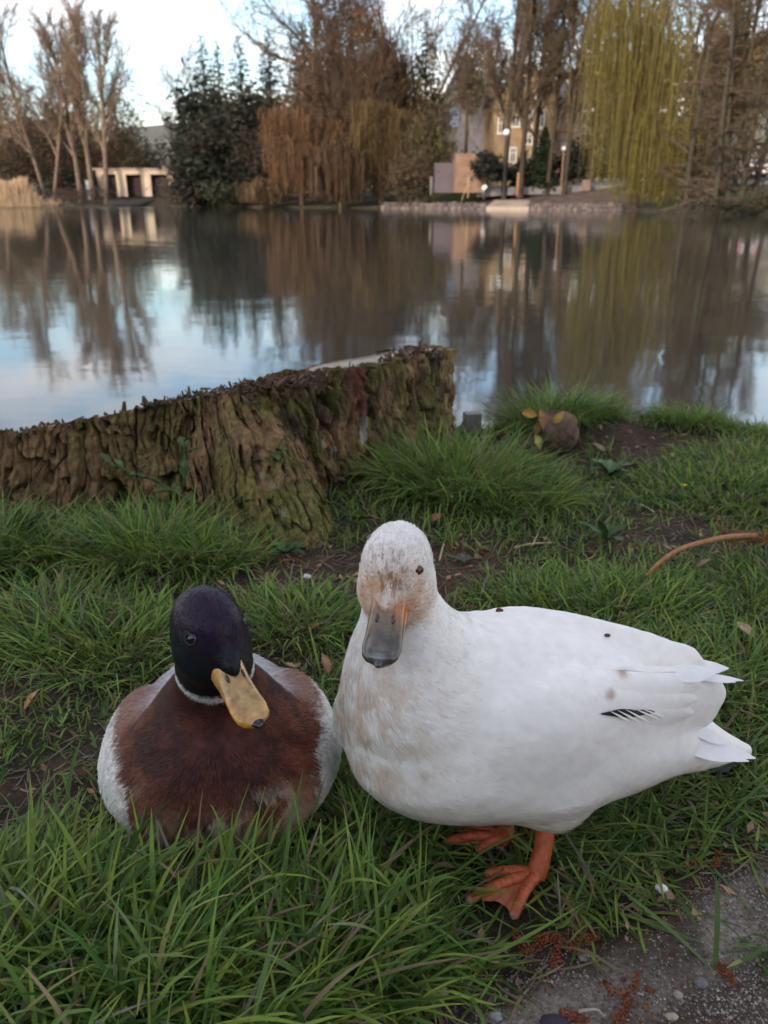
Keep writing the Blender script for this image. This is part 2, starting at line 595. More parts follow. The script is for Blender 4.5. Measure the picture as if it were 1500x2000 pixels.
lich = sstep(0.69, 0.74, fbm(np.stack([px_ * 60, py_ * 60, pz_ * 24], -1), 3, 101)) * np.exp(-((px_ + 0.09) / 0.10) ** 2) * sstep(0.16, 0.08, pz_)
scol = mixc(scol, (0.34, 0.33, 0.30), 0.75 * lich)
ii = np.arange(nz - 1)[:, None] * nth
k = np.arange(nth)[None, :]
Qs = np.stack([ii + k, ii + (k + 1) % nth, ii + nth + (k + 1) % nth, ii + nth + k], -1).reshape(-1, 4)
stump = thing('tree_stump', (SCX, SCY, 0), 'wide mossy tree stump with furrowed bark and a slanted sawn top at the water edge', 'tree stump')
M_bark = mat_attr('bark', rough=0.95, noise=0.5, nscale=90, bump=1.0, bscale=190, bdist=0.010, spec=0.2, stretch=(1, 1, 0.4), detail=6)
link('bark', mesh_arrays('bark', SV, Qs, None, scol, False), M_bark, stump)
# sawn face, a little below the ragged bark rim
nr = 30
fr_ = np.linspace(0.985, 0.0, nr)
rtop = rr[-1]
FX = SCX + np.outer(fr_, rtop * np.cos(th))
FY = SCY + np.outer(fr_, rtop * np.sin(th))
FZ = stump_top(FX, FY) - 0.003 + 0.004 * (n2(FX, FY, 30, 2, 103) - 0.5)
ii = np.arange(nr - 1)[:, None] * nth
Qt = np.stack([ii + k, ii + (k + 1) % nth, ii + nth + (k + 1) % nth, ii + nth + k], -1).reshape(-1, 4)
rq = np.sqrt(((FX - SCX) / SRX) ** 2 + ((FY - SCY) / SRY) ** 2)
ringn = 0.5 + 0.5 * np.sin(rq * 150 + 5 * n2(FX, FY, 6, 2, 105))
tcx_ = mixc((0.30, 0.235, 0.175), (0.42, 0.36, 0.29), 0.6 * ringn + 0.4 * n2(FX, FY, 25, 3, 107))
tcx_ = mixc(tcx_, (0.13, 0.10, 0.075), sstep(0.5, 0.75, n2(FX, FY, 8, 3, 109)))
link('sawn_face', mesh_arrays('sawn_face', np.stack([FX, FY, FZ], -1), Qt, None, tcx_), mat_attr('sawn_wood', rough=0.85, noise=0.3, nscale=70, bump=0.4, bscale=150, bdist=0.003, spec=0.3), stump)
# splintered crumbs of bark and wood along the rim
mb = MB()
for i in range(260):
    t_ = rng.uniform(-2.9, -0.1)
    kk = int((t_ + math.pi) / (2 * math.pi) * nth) % nth
    e = SV[-1, kk]
    dens = 0.35 + 0.65 * (vnoise(np.array([[e[0] * 9, 3.3, 0]]), 111)[0] > 0.45)
    if rng.random() > dens or e[1] > 1.9:
        continue
    f_ = rng.uniform(0.90, 1.0)
    bx_, by_ = SCX + (e[0] - SCX) * f_, SCY + (e[1] - SCY) * f_
    p0 = np.array([bx_, by_, float(stump_top(bx_, by_)) - 0.012])
    big = rng.random() < 0.13
    h_ = rng.uniform(0.001, 0.007) * (3.6 if big else 1)
    w_ = rng.uniform(0.003, 0.0075)
    d_ = np.array([rng.normal(0, 0.55), rng.normal(0, 0.5), 1.0])
    d_ /= np.linalg.norm(d_)
    m_ = p0 + d_ * (h_ * 0.5 + 0.008) + rng.normal(0, 0.0022, 3)
    c_ = mixc((0.06, 0.04, 0.028), (0.20, 0.135, 0.09), np.array(rng.random()))
    mb.tube([p0, m_, p0 + d_ * (h_ + 0.012) + rng.normal(0, 0.002, 3)], [w_, w_ * rng.uniform(0.7, 1.2), w_ * rng.uniform(0.25, 0.7)], n=5, col=c_, flat=rng.uniform(0.4, 1))
tag(mb.build('bark_splinters', M_bark, stump, smooth=False), kind='stuff')
mb = MB()                                             # crumbly clumps: right corner and the middle notch
for cu, cv, cy, n_, sp in ((800, 683, 1.66, 170, 0.020), (755, 690, 1.60, 30, 0.010), (690, 703, 1.55, 8, 0.006), (470, 745, 1.41, 70, 0.030), (575, 765, 1.39, 120, 0.026), (500, 728, 1.40, 50, 0.016), (340, 778, 1.42, 50, 0.030)):
    c0 = on_y(cu, cv, cy)
    for _ in range(n_):
        p0 = c0 + rng.normal(0, 1, 3) * np.array([sp, 0.012, 0])
        p0[2] = float(stump_top(p0[0], p0[1])) + abs(rng.normal(0, sp * (0.4 if cu > 700 else 0.16))) - 0.003 - (0.03 * rng.random() if cu in (575, 500) else 0)
        d_ = rng.normal(0, 1, 3)
        d_ /= np.linalg.norm(d_)
        h_ = rng.uniform(0.004, 0.013)
        w_ = rng.uniform(0.0012, 0.0035)
        mb.tube([p0 - d_ * h_, p0 + rng.normal(0, 0.0012, 3), p0 + d_ * h_], [w_ * 0.5, w_, w_ * 0.6], n=5, col=mixc((0.075, 0.048, 0.032), (0.21, 0.14, 0.09), np.array(rng.random())))
tag(mb.build('rotten_crumbs', M_bark, stump, smooth=False), kind='stuff')


def stump_inside(x, y, pad=0.0):
    t_ = np.arctan2(y - SCY, x - SCX)
    r_ = np.hypot(x - SCX, y - SCY)
    return r_ < stump_r(t_, np.full_like(t_, 0.25)) + pad

# ================================================================== DUCKS
def surface_nets(f, lo, hi, h):
    """polygonise f = 0 on a grid, then pull the vertices onto the surface"""
    lo, hi = np.asarray(lo, float), np.asarray(hi, float)
    n = np.ceil((hi - lo) / h).astype(int) + 1
    ax = [lo[i] + np.arange(n[i]) * h for i in range(3)]
    D = np.empty(n, dtype=np.float32)
    Yg, Zg = np.meshgrid(ax[1], ax[2], indexing='ij')
    for i in range(n[0]):
        P_ = np.stack([np.full_like(Yg, ax[0][i]), Yg, Zg], -1)
        D[i] = f(P_)
    S = D < 0
    c = np.zeros(n - 1, dtype=np.int8)
    for a in (0, 1):
        for b in (0, 1):
            for d in (0, 1):
                c += S[a:n[0] - 1 + a, b:n[1] - 1 + b, d:n[2] - 1 + d]
    act = (c > 0) & (c < 8)
    idx = -np.ones(n - 1, dtype=np.int64)
    cells = np.argwhere(act)
    idx[act] = np.arange(len(cells))
    V = lo + (cells + 0.5) * h
    for _ in range(4):
        d0 = f(V)
        e = h * 0.3
        g = np.stack([f(V + np.eye(3)[k] * e) - f(V - np.eye(3)[k] * e) for k in range(3)], -1) / (2 * e)
        st = (d0 / (np.sum(g * g, -1) + 1e-9))[:, None] * g
        ln = np.linalg.norm(st, axis=1, keepdims=True)
        V = V - st * np.minimum(1, 0.7 * h / (ln + 1e-12))
    Q = []
    for k in range(3):
        sl0 = [slice(None)] * 3
        sl1 = [slice(None)] * 3
        sl0[k], sl1[k] = slice(0, n[k] - 1), slice(1, n[k])
        ch = S[tuple(sl0)] != S[tuple(sl1)]
        inside = S[tuple(sl0)]
        e = np.argwhere(ch)
        a, b = (k + 1) % 3, (k + 2) % 3
        ok = (e[:, a] > 0) & (e[:, b] > 0) & (e[:, a] < n[a] - 1) & (e[:, b] < n[b] - 1)
        e = e[ok]
        fl = inside[tuple(e.T)]

        def at(da, db):
            q = e.copy()
            q[:, a] -= da
            q[:, b] -= db
            return idx[tuple(q.T)]
        q = np.stack([at(1, 1), at(0, 1), at(0, 0), at(1, 0)], -1)
        q[~fl] = q[~fl][:, ::-1]
        Q.append(q)
    return V, np.concatenate(Q)


def normals_of(V, Q):
    n = np.cross(V[Q[:, 2]] - V[Q[:, 0]], V[Q[:, 3]] - V[Q[:, 1]])
    N_ = np.zeros_like(V)
    for k in range(4):
        np.add.at(N_, Q[:, k], n)
    return N_ / (np.linalg.norm(N_, axis=1, keepdims=True) + 1e-12)


def unit(v):
    v = np.asarray(v, float)
    return v / np.linalg.norm(v)


def sd_ell(p, c, r, B=None):
    q = p - np.asarray(c)
    if B is not None:
        q = q @ B.T
    r = np.asarray(r, float)
    k0 = np.sqrt(np.sum((q / r) ** 2, -1))
    k1 = np.sqrt(np.sum((q / (r * r)) ** 2, -1))
    return k0 * (k0 - 1) / (k1 + 1e-9)


def sd_cone(p, a, b, ra, rb):
    a, b = np.asarray(a, float), np.asarray(b, float)
    t = np.clip(((p - a) @ (b - a)) / np.dot(b - a, b - a), 0, 1)
    return np.linalg.norm(p - a - t[..., None] * (b - a), axis=-1) - (ra + (rb - ra) * t)


def smin(a, b, k):
    h = np.clip(0.5 + 0.5 * (b - a) / k, 0, 1)
    return b * (1 - h) + a * h - k * h * (1 - h)


def cub(x, xs, ys):
    """smooth (monotone-ish) interpolation through a table"""
    xs, ys = np.asarray(xs, float), np.asarray(ys, float)
    m = np.gradient(ys, xs)
    x = np.clip(x, xs[0], xs[-1])
    i = np.clip(np.searchsorted(xs, x) - 1, 0, len(xs) - 2)
    h = xs[i + 1] - xs[i]
    t = (x - xs[i]) / h
    return (ys[i] * (2 * t ** 3 - 3 * t ** 2 + 1) + h * m[i] * (t ** 3 - 2 * t ** 2 + t) + ys[i + 1] * (3 * t ** 2 - 2 * t ** 3) + h * m[i + 1] * (t ** 3 - t ** 2))


def sd_loft(p, tab, cy=0.0):
    """p in duck space (x forward, y left, z up); tab rows: x, centre z, half width, half height"""
    tab = np.asarray(tab, float)
    x = p[..., 0]
    cz, ry, rz = (cub(x, tab[:, 0], tab[:, k]) for k in (1, 2, 3))
    ry, rz = np.maximum(ry, 0.002), np.maximum(rz, 0.002)
    qy, qz = p[..., 1] - cy, p[..., 2] - cz
    k0 = np.sqrt((qy / ry) ** 2 + (qz / rz) ** 2)
    k1 = np.sqrt((qy / ry ** 2) ** 2 + (qz / rz ** 2) ** 2)
    d = np.where(k0 < 1e-4, -np.minimum(ry, rz), k0 * (k0 - 1) / (k1 + 1e-9))
    ex = np.maximum(np.maximum(tab[0, 0] - x, x - tab[-1, 0]), 0)
    return np.where(ex > 0, np.sqrt(np.maximum(d, 0) ** 2 + ex ** 2), d) * 0.8


def frame(origin, heading):
    f = np.array([math.cos(heading), math.sin(heading), 0])
    l = np.array([-f[1], f[0], 0])
    return np.asarray(origin, float), np.stack([f, l, [0, 0, 1.0]])      # rows: forward, left, up


def basis(fwd, up=(0, 0, 1)):
    f = unit(fwd)
    l = unit(np.cross(up, f))
    return np.stack([f, l, np.cross(f, l)])


def plumage(V, Q, Nn, flow, colf, n, length, width, lift, r, dens=None):
    """thin overlapping feather slivers lying along the body"""
    A = 0.5 * np.linalg.norm(np.cross(V[Q[:, 2]] - V[Q[:, 0]], V[Q[:, 3]] - V[Q[:, 1]]), axis=1)
    if dens is not None:
        A = A * dens(V[Q].mean(1))
    pick = r.choice(len(Q), n, p=A / A.sum())
    w = r.dirichlet((1, 1, 1, 1), n)
    P_ = np.einsum('nk,nkd->nd', w, V[Q[pick]])
    nn = np.einsum('nk,nkd->nd', w, Nn[Q[pick]])
    nn /= np.linalg.norm(nn, axis=1, keepdims=True)
    fl = flow(P_) + r.normal(0, 0.16, (n, 3))
    fl -= nn * np.sum(fl * nn, 1)[:, None]
    fl /= np.linalg.norm(fl, axis=1, keepdims=True) + 1e-9
    sd_ = np.cross(nn, fl)
    ln = (length(P_) if callable(length) else length) * r.uniform(0.6, 1.35, n)
    wd = (width(P_) if callable(width) else width) * r.uniform(0.6, 1.4, n)
    lf = (lift(P_) if callable(lift) else lift) * r.uniform(0.1, 1.6, n)
    b0 = P_ - nn * 0.0006
    m0 = P_ + fl * (ln * 0.5)[:, None] + nn * (ln * lf * 0.55 + 0.0001)[:, None]
    t0 = P_ + fl * ln[:, None] + nn * (ln * lf * 0.75)[:, None]
    W_ = np.stack([b0, m0 - sd_ * wd[:, None] / 2, m0 + sd_ * wd[:, None] / 2, t0], 1).reshape(-1, 3)
    i = np.arange(n)[:, None] * 4
    T_ = np.concatenate([i + [0, 1, 2], i + [1, 3, 2]])
    c = colf(P_)
    c = c * r.normal(1, 0.06, (n, 1))
    return W_, T_, np.repeat(c, 4, 0)


def bill_mesh(B0, Bb, rows, lower, colf, n=28):
    """rows: s along bill, half width, top, bottom (metres) ; Bb rows: forward, left, up"""
    out = []
    for part in (0, 1):
        V, C = [], []
        for (s, w, t, b) in rows:
            th_ = np.linspace(0, 2 * math.pi, n, endpoint=False)
            cx, cy = np.cos(th_), np.sin(th_)
            ex = 0.75
            yy = np.sign(cx) * np.abs(cx) ** ex * w
            if part == 0:
                zz = np.where(cy > 0, np.abs(cy) ** 0.85 * t, -np.abs(cy) ** 0.7 * b)
                p = B0 + s * Bb[0] + yy[:, None] * Bb[1] + zz[:, None] * Bb[2]
            else:
                zz = np.where(cy > 0, 0.0, -np.abs(cy) ** 0.8 * lower) - b - 0.0006
                p = B0 + s * 0.965 * Bb[0] + yy[:, None] * 0.86 * Bb[1] + zz[:, None] * Bb[2]
            V.append(p)
            C.append(colf(np.full(n, s), yy / max(w, 1e-4), zz, part))
        m_ = len(rows)
        V = np.concatenate(V)
        k = np.arange(n)
        Q = np.concatenate([np.stack([i * n + k, i * n + (k + 1) % n, (i + 1) * n + (k + 1) % n, (i + 1) * n + k], -1) for i in range(m_ - 1)])
        V = np.concatenate([V, [V[-n:].mean(0)]])
        T_ = np.stack([(m_ - 1) * n + k, (m_ - 1) * n + (k + 1) % n, np.full(n, m_ * n)], -1)
        C = np.concatenate([np.concatenate(C), [C[-1].mean(0)]])
        out.append((V, Q, T_, C))
    return out


def bill_rows(Lb, wb, wm, wt, hb, hm, ht, m=26):
    r_ = []
    for i in range(m):
        s = i / (m - 1)
        w = cub(np.array([s]), [0, 0.3, 0.55, 0.8, 0.93, 0.985, 1.0], [wb, wm, (wm + wt) / 2, wt, wt * 0.80, wt * 0.46, wt * 0.20])[0]
        t = cub(np.array([s]), [0, 0.25, 0.5, 0.8, 0.95, 1.0], [hb, hm * 1.25, hm * 0.75, ht, ht * 0.85, ht * 0.25])[0]
        b = cub(np.array([s]), [0, 0.3, 0.7, 1.0], [0.0045, 0.0035, 0.0022, 0.0035])[0]
        r_.append((s * Lb, w, t, b))
    return r_


def ball(mb, c, r, col, n=16):
    lat = np.linspace(0, math.pi, n)
    lon = np.arange(2 * n) * math.pi / n
    A, B_ = np.meshgrid(lat, lon, indexing='ij')
    V = np.asarray(c) + np.stack([np.sin(A) * np.cos(B_), np.sin(A) * np.sin(B_), np.cos(A)], -1) * np.asarray(r)
    m = 2 * n
    i = (np.arange(n - 1)[:, None] * m)
    k = np.arange(m)[None, :]
    mb.add(V, np.stack([i + k, i + m + k, i + m + (k + 1) % m, i + (k + 1) % m], -1).reshape(-1, 4), None, col)


M_feather = mat_attr('white_plumage', rough=0.75, noise=0.05, nscale=90, bump=0.25, bscale=230, bdist=0.0012, spec=0.2, sheen=0.0)
M_drake = mat_attr('drake_plumage', rough=0.6, noise=0.2, nscale=190, bump=0.3, bscale=320, bdist=0.0012, spec=0.22)
nt_ = M_drake.node_tree
bw_ = nt_.nodes.new('ShaderNodeRGBToBW')                  # the near-black head feathers are the glossy ones
nt_.links.new(next(n_ for n_ in nt_.nodes if n_.type == 'ATTRIBUTE').outputs['Color'], bw_.inputs[0])
for sock_, lo_, hi_ in (('Roughness', 0.38, 0.60), ('Specular IOR Level', 0.22, 0.16)):
    mr_ = nt_.nodes.new('ShaderNodeMapRange')
    mr_.inputs['From Min'].default_value = 0.014
    mr_.inputs['From Max'].default_value = 0.035
    mr_.inputs['To Min'].default_value = lo_
    mr_.inputs['To Max'].default_value = hi_
    nt_.links.new(bw_.outputs[0], mr_.inputs['Value'])
    nt_.links.new(mr_.outputs['Result'], nt_.nodes['Principled BSDF'].inputs[sock_])
M_bill = mat_attr('bill_horn', rough=0.2, noise=0.35, nscale=170, bump=0.3, bscale=300, bdist=0.0006, spec=0.5, coat=0.6)
M_eye = mat_attr('eye', rough=0.05, spec=0.8)
M_skin = mat_attr('leg_skin', rough=0.5, noise=0.3, nscale=160, bump=0.5, bscale=620, bdist=0.0008, spec=0.4)


def eye(parent, pos, nrm_, r, iris, rimc=None, rim_r=1.5):
    mb = MB()
    ball(mb, pos - nrm_ * r * 0.62, r, iris)
    o = mb.build('eye', M_eye, parent)
    mb = MB()
    ball(mb, pos - nrm_ * r * 0.06, r * 0.58, (0.004, 0.004, 0.004), 10)
    link('pupil', mb.mesh('pupil'), M_eye, o, loc=(0, 0, 0))
    if rimc is not None:
        mb = MB()
        b_ = basis(nrm_, (0.1, 0.3, 1))
        a_ = np.linspace(0, 2 * math.pi, 24)
        mb.tube(pos + 0.25 * nrm_ * r + r * rim_r * 0.72 * (np.cos(a_)[:, None] * b_[1] * 1.15 + np.sin(a_)[:, None] * b_[2] * 0.85), r * 0.07, n=6, col=rimc, caps=False)
        link('eyelid', mb.mesh('eyelid'), M_drake, o, loc=(0, 0, 0))


def surface_hit(f, c, d, far=0.08):
    t = np.linspace(far, 0, 400)
    p = c + t[:, None] * d
    v = f(p)
    i = np.argmax(v < 0)
    return p[i]


# ------------------------------------------------------------------ white duck
WO, WB = frame((0.108, 0.570, 0.0), math.pi + R(4))


WS = np.array([0.890, 0.945, 0.960])


def w_loc(p):
    return (p - WO) @ WB.T / WS


def w_pt(x, y, z):
    return WO + (np.array([x, y, z]) * WS) @ WB


W_TAB = [(-0.245, 0.066, 0.006, 0.004), (-0.220, 0.072, 0.018, 0.012), (-0.19, 0.083, 0.034, 0.024), (-0.15, 0.100, 0.053, 0.041), (-0.10, 0.109, 0.073, 0.063), (-0.04, 0.113, 0.087, 0.081), (0.02, 0.116, 0.092, 0.090),
         (0.07, 0.118, 0.087, 0.087), (0.11, 0.120, 0.073, 0.075), (0.137, 0.122, 0.053, 0.056), (0.152, 0.124, 0.030, 0.034), (0.159, 0.124, 0.004, 0.005)]
WH = np.array([0.0095, 0.530, 0.2665])                    # head centre
WBILL = basis((-0.19, -0.86, -0.49))
WN0 = w_pt(0.098, 0.018, 0.165)


WING_TAB = [(-0.197, 0.141, 0.003, 0.006), (-0.188, 0.139, 0.008, 0.020), (-0.16, 0.139, 0.015, 0.031), (-0.11, 0.141, 0.025, 0.040), (-0.05, 0.142, 0.034, 0.047), (0.01, 0.142, 0.034, 0.045), (0.045, 0.142, 0.026, 0.032), (0.062, 0.142, 0.004, 0.005)]


def w_sdf(p):
    q = w_loc(p)
    d = sd_loft(q, W_TAB)
    # folded wing: a raised shell on each flank, closing over the rump
    wy = np.interp(q[..., 0], [-0.20, -0.12, -0.03, 0.06], [0.017, 0.036, 0.056, 0.062])
    for sgn in (1, -1):
        qq = q * np.array([1, sgn, 1])
        qq[..., 1] -= wy
        d = smin(d, sd_loft(qq, WING_TAB), 0.006)
    d = smin(d, sd_cone(p, w_pt(0.085, 0.004, 0.13), WN0, 0.070, 0.050), 0.04)
    d = smin(d, sd_cone(p, WN0, WH + np.array([0.002, 0.008, -0.022]), 0.046, 0.0270), 0.035)
    d = smin(d, sd_ell(p, WH + np.array([0, 0.002, 0.004]), (0.0320, 0.0258, 0.0305), WBILL), 0.012)
    d = smin(d, sd_ell(p, WH + WBILL[0] * 0.012 - WBILL[2] * 0.010, (0.023, 0.0250, 0.0190), WBILL), 0.014)      # cheeks
    d = smin(d, sd_ell(p, WH + WBILL[0] * 0.028 + WBILL[2] * 0.006, (0.013, 0.0068, 0.0075), WBILL), 0.008)      # feathered wedge over the bill
    # thigh tuft where the near leg leaves the belly
    d = smin(d, sd_cone(p, w_pt(-0.030, 0.045, 0.074), w_pt(-0.032, 0.050, 0.056), 0.028, 0.015), 0.03)
    return d


def w_hit(u, v):
    """where the line of sight through a picture point meets the duck"""
    d_ = ray(u, v)
    ts_ = np.linspace(0.50, 0.85, 1400)
    pp = np.array([0, 0, CAM_Z]) + ts_[:, None] * d_
    f_ = w_sdf(pp)
    hit = f_ < 0
    return pp[np.argmax(hit)] if hit.any() else pp[np.argmin(f_)]


W_MARK = [(w_hit(1214, 1312), 0.0052), (w_hit(1193, 1357), 0.0048)]


def w_col(p):
    q = w_loc(p)
    c = np.tile(np.array([0.88, 0.85, 0.805]), (len(p), 1))
    n1 = fbm(p * 120, 4, 201)
    n3 = fbm(np.stack([p[:, 0] * 130, p[:, 1] * 130, p[:, 2] * 60], -1), 3, 203)
    # belly dirt, ginger wash on breast
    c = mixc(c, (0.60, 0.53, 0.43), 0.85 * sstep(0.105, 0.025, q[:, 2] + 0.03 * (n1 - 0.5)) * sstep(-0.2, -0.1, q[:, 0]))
    brst = sstep(0.055, 0.135, q[:, 0]) * sstep(0.235, 0.19, q[:, 2]) * sstep(0.04, 0.09, q[:, 2])
    c = mixc(c, (0.66, 0.49, 0.35), 0.62 * brst * sstep(0.42, 0.62, n1))
    # face
    h = (p - WH) @ WBILL.T
    face = np.exp(-(((h[:, 0] - 0.034) / 0.023) ** 2 + (h[:, 1] / 0.030) ** 2 + ((h[:, 2] - 0.004) / 0.026) ** 2))
    onhead = sstep(0.226, 0.236, p[:, 2])
    c = mixc(c, (0.66, 0.40, 0.23), 0.95 * np.clip(face * 1.8, 0, 1) * (0.45 + 0.55 * sstep(0.38, 0.6, n1)) * onhead)
    st = np.stack([h[:, 1] * 700, h[:, 0] * 240, h[:, 2] * 240], -1)
    crown = np.exp(-(((h[:, 0] - 0.021) / 0.013) ** 2 + ((h[:, 1] + 0.000) / 0.015) ** 2)) * sstep(0.006, 0.016, h[:, 2])
    c = mixc(c, (0.22, 0.12, 0.065), 0.80 * np.clip(crown * 1.3, 0, 1) * sstep(0.56, 0.68, vnoise(st, 205)))
    # two tan wing marks
    for mp_, mr_ in W_MARK:
        dm = (p - mp_) / mr_
        c = mixc(c, (0.38, 0.25, 0.17), 0.8 * np.exp(-((dm[:, 0] * 1.0 + dm[:, 2] * 0.3) ** 2 + (dm[:, 2] * 1.3 - dm[:, 0] * 0.4) ** 2 + (dm[:, 1] * 0.6) ** 2) ** 2))
    return c


def w_flow(p):
    q = w_loc(p)
    back = -WB[0] * 1.0 + np.array([0, 0, -0.10])
    h = (p - WH)
    hd = h - WBILL[0] * 0.045
    f = np.tile(back, (len(p), 1))
    f = f + np.array([0, 0, -1.2]) * sstep(0.03, 0.13, q[:, 0])[:, None]
    wh = sstep(0.215, 0.240, p[:, 2])[:, None]
    return f * (1 - wh) + wh * hd / (np.linalg.norm(hd, axis=1, keepdims=True) + 1e-9)


white = thing('white_duck', WO, 'white duck standing on orange webbed feet with its head turned to the camera', 'duck')
V, Q = surface_nets(w_sdf, (-0.10, 0.42, -0.005), (0.40, 0.70, 0.325), 0.0030)
Nn = normals_of(V, Q)
V = V + Nn * (0.0010 * (fbm(V * 160, 2, 211) - 0.5))[:, None]
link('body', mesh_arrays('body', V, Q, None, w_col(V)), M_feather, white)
r_ = np.random.default_rng(11)
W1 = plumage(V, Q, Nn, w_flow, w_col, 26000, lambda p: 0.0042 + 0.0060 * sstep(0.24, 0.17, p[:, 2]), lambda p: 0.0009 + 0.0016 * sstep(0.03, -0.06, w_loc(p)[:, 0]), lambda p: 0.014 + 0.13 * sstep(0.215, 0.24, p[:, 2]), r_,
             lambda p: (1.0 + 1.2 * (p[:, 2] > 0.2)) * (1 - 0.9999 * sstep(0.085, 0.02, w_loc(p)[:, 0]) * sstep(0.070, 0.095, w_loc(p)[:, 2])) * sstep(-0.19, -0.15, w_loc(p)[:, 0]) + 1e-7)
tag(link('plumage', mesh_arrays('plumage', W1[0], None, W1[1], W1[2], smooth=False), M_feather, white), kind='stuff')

# long quills: wing tips, tail, dark feathers painted as the shaded gap at the wing edge
def feather(parent, name, p0, p1, nrm_, w, col, sag=0.0, mat=None, n=7, twist=0.0):
    p0, p1 = np.asarray(p0, float), np.asarray(p1, float)
    ax_ = unit(p1 - p0)
    sd_ = unit(np.cross(nrm_, ax_))
    up_ = np.cross(ax_, sd_)
    V, C = [], []
    for i in range(n):
        t = i / (n - 1)
        wid = w * (0.55 + 0.45 * math.sin(min(1, t * 1.6) * math.pi / 2)) * (1 - max(0, (t - 0.55) / 0.45) ** 2.2 * 0.93)
        c_ = p0 + (p1 - p0) * t - up_ * sag * t * t
        for k_, off in ((-1, -0.12), (0, 0.0), (1, -0.12)):
            V.append(c_ + sd_ * k_ * wid / 2 + up_ * off * wid * 0.5)
        C += [col] * 3
    V = np.array(V)
    V = np.concatenate([V, V - up_ * 0.0004])
    Q = []
    for i in range(n - 1):
        for k_ in range(2):
            a_ = i * 3 + k_
            Q.append([a_, a_ + 1, a_ + 4, a_ + 3])
            b_ = a_ + n * 3
            Q.append([b_, b_ + 3, b_ + 4, b_ + 1])
    return link(name, mesh_arrays(name, V, Q, None, np.array(C + C)), mat or M_feather, parent)


def on_skin(f, P_, it=5):
    e = 0.0008
    for _ in range(it):
        d0 = f(P_)
        g = np.stack([f(P_ + np.eye(3)[k] * e) - f(P_ - np.eye(3)[k] * e) for k in range(3)], -1) / (2 * e)
        P_ = P_ - np.clip(d0 / (np.sum(g * g, -1) + 1e-9), -0.006, 0.006)[:, None] * g
    return P_, g / (np.linalg.norm(g, axis=1, keepdims=True) + 1e-9)


def skin_feather(parent, name, f, colf, p0, p1, w, lift=0.0014, base=0.0003, sag=0.0, tint=1.0, n=11, m=7, mat=None):
    """a broad feather lying along the body, its tip and edges just clear of it"""
    p0, p1 = np.asarray(p0, float), np.asarray(p1, float)
    t = np.linspace(0, 1, n)
    c_ = p0 + (p1 - p0) * t[:, None] + np.array([0, 0, -sag]) * np.sin(t * math.pi)[:, None]
    c_, g = on_skin(f, c_)
    tg = np.gradient(c_, axis=0)
    tg /= np.linalg.norm(tg, axis=1, keepdims=True)
    sd_ = np.cross(g, tg)
    sd_ /= np.linalg.norm(sd_, axis=1, keepdims=True)
    wid = w / 2 * np.minimum(1, 0.15 + 1.7 * t) * np.sqrt(np.clip(1 - ((t - 0.45).clip(0) / 0.56) ** 2.4, 0.0, 1))
    k_ = np.linspace(-1, 1, m)
    P_ = (c_[:, None] + sd_[:, None] * (wid[:, None] * k_[None, :])[..., None]).reshape(-1, 3)
    S_, g = on_skin(f, P_)
    off = (base + lift * t[:, None] ** 1.2 * (1 - 0.35 * np.abs(k_)[None, :] ** 2) + 0.00025 * np.exp(-(k_[None, :] / 0.12) ** 2)).reshape(-1)
    V = S_ + g * off[:, None]
    i = (np.arange(n - 1)[:, None] * m + np.arange(m - 1)[None]).ravel()
    Q = np.stack([i, i + 1, i + m + 1, i + m], -1)
    return link(name, mesh_arrays(name, V, Q, None, colf(S_) * tint), mat or M_feather, parent)


rw = np.random.default_rng(15)
upv = np.array([0, -0.5, 0.85])
wc = np.array([0.86, 0.85, 0.83])


def at_depth(u, v, d):
    return np.array([0, 0, CAM_Z]) + ray(u, v) * d


def depth_of(p):
    return p[1] * CP + (CAM_Z - p[2]) * SP


for zz, k0 in ((1262, 0), (1300, 1), (1338, 0)):          # small coverts over the shoulder of the wing
    for i in range(5):
        u_ = 985 + 46 * i + 20 * k0
        skin_feather(white, 'covert_feather', w_sdf, w_col, w_hit(u_, zz + 4 * i), w_hit(u_ + 88, zz + 12 + 5 * i), 0.025 * rw.uniform(0.9, 1.1), 0.0014, -0.0007, 0, rw.uniform(0.96, 1.02))
for i in range(4):                                        # folded flight feathers
    skin_feather(white, 'flight_feather', w_sdf, w_col, w_hit(1165 - 8 * i, 1386 - 26 * i), w_hit(1352 + 6 * i, 1392 - 27 * i), 0.022, 0.0026, -0.0010 + 0.0003 * i, 0.0, rw.uniform(0.95, 1.02))
dq = depth_of(w_hit(1360, 1322))
for (a_, b_, w_) in (((1300, 1300), (1424, 1304), 0.015), ((1340, 1316), (1453, 1328), 0.0055), ((1340, 1322), (1438, 1331), 0.005), ((1290, 1318), (1400, 1312), 0.016)):
    p0_ = w_hit(*a_)
    feather(white, 'wing_feather', p0_ + np.array([0, 0.006, -0.003]), at_depth(*b_, depth_of(p0_) + 0.004), upv, w_, wc, 0.001)
for (a_, b_, w_) in (((1345, 1452), (1477, 1480), 0.012), ((1340, 1464), (1464, 1486), 0.010), ((1350, 1440), (1450, 1468), 0.012), ((1335, 1472), (1435, 1486), 0.009), ((1350, 1425), (1425, 1452), 0.012)):
    p0_ = w_hit(*a_)
    feather(white, 'tail_feather', p0_ + np.array([-0.004, 0.013, -0.002]), at_depth(*b_, depth_of(p0_) + 0.006), upv, w_, wc, 0.001)
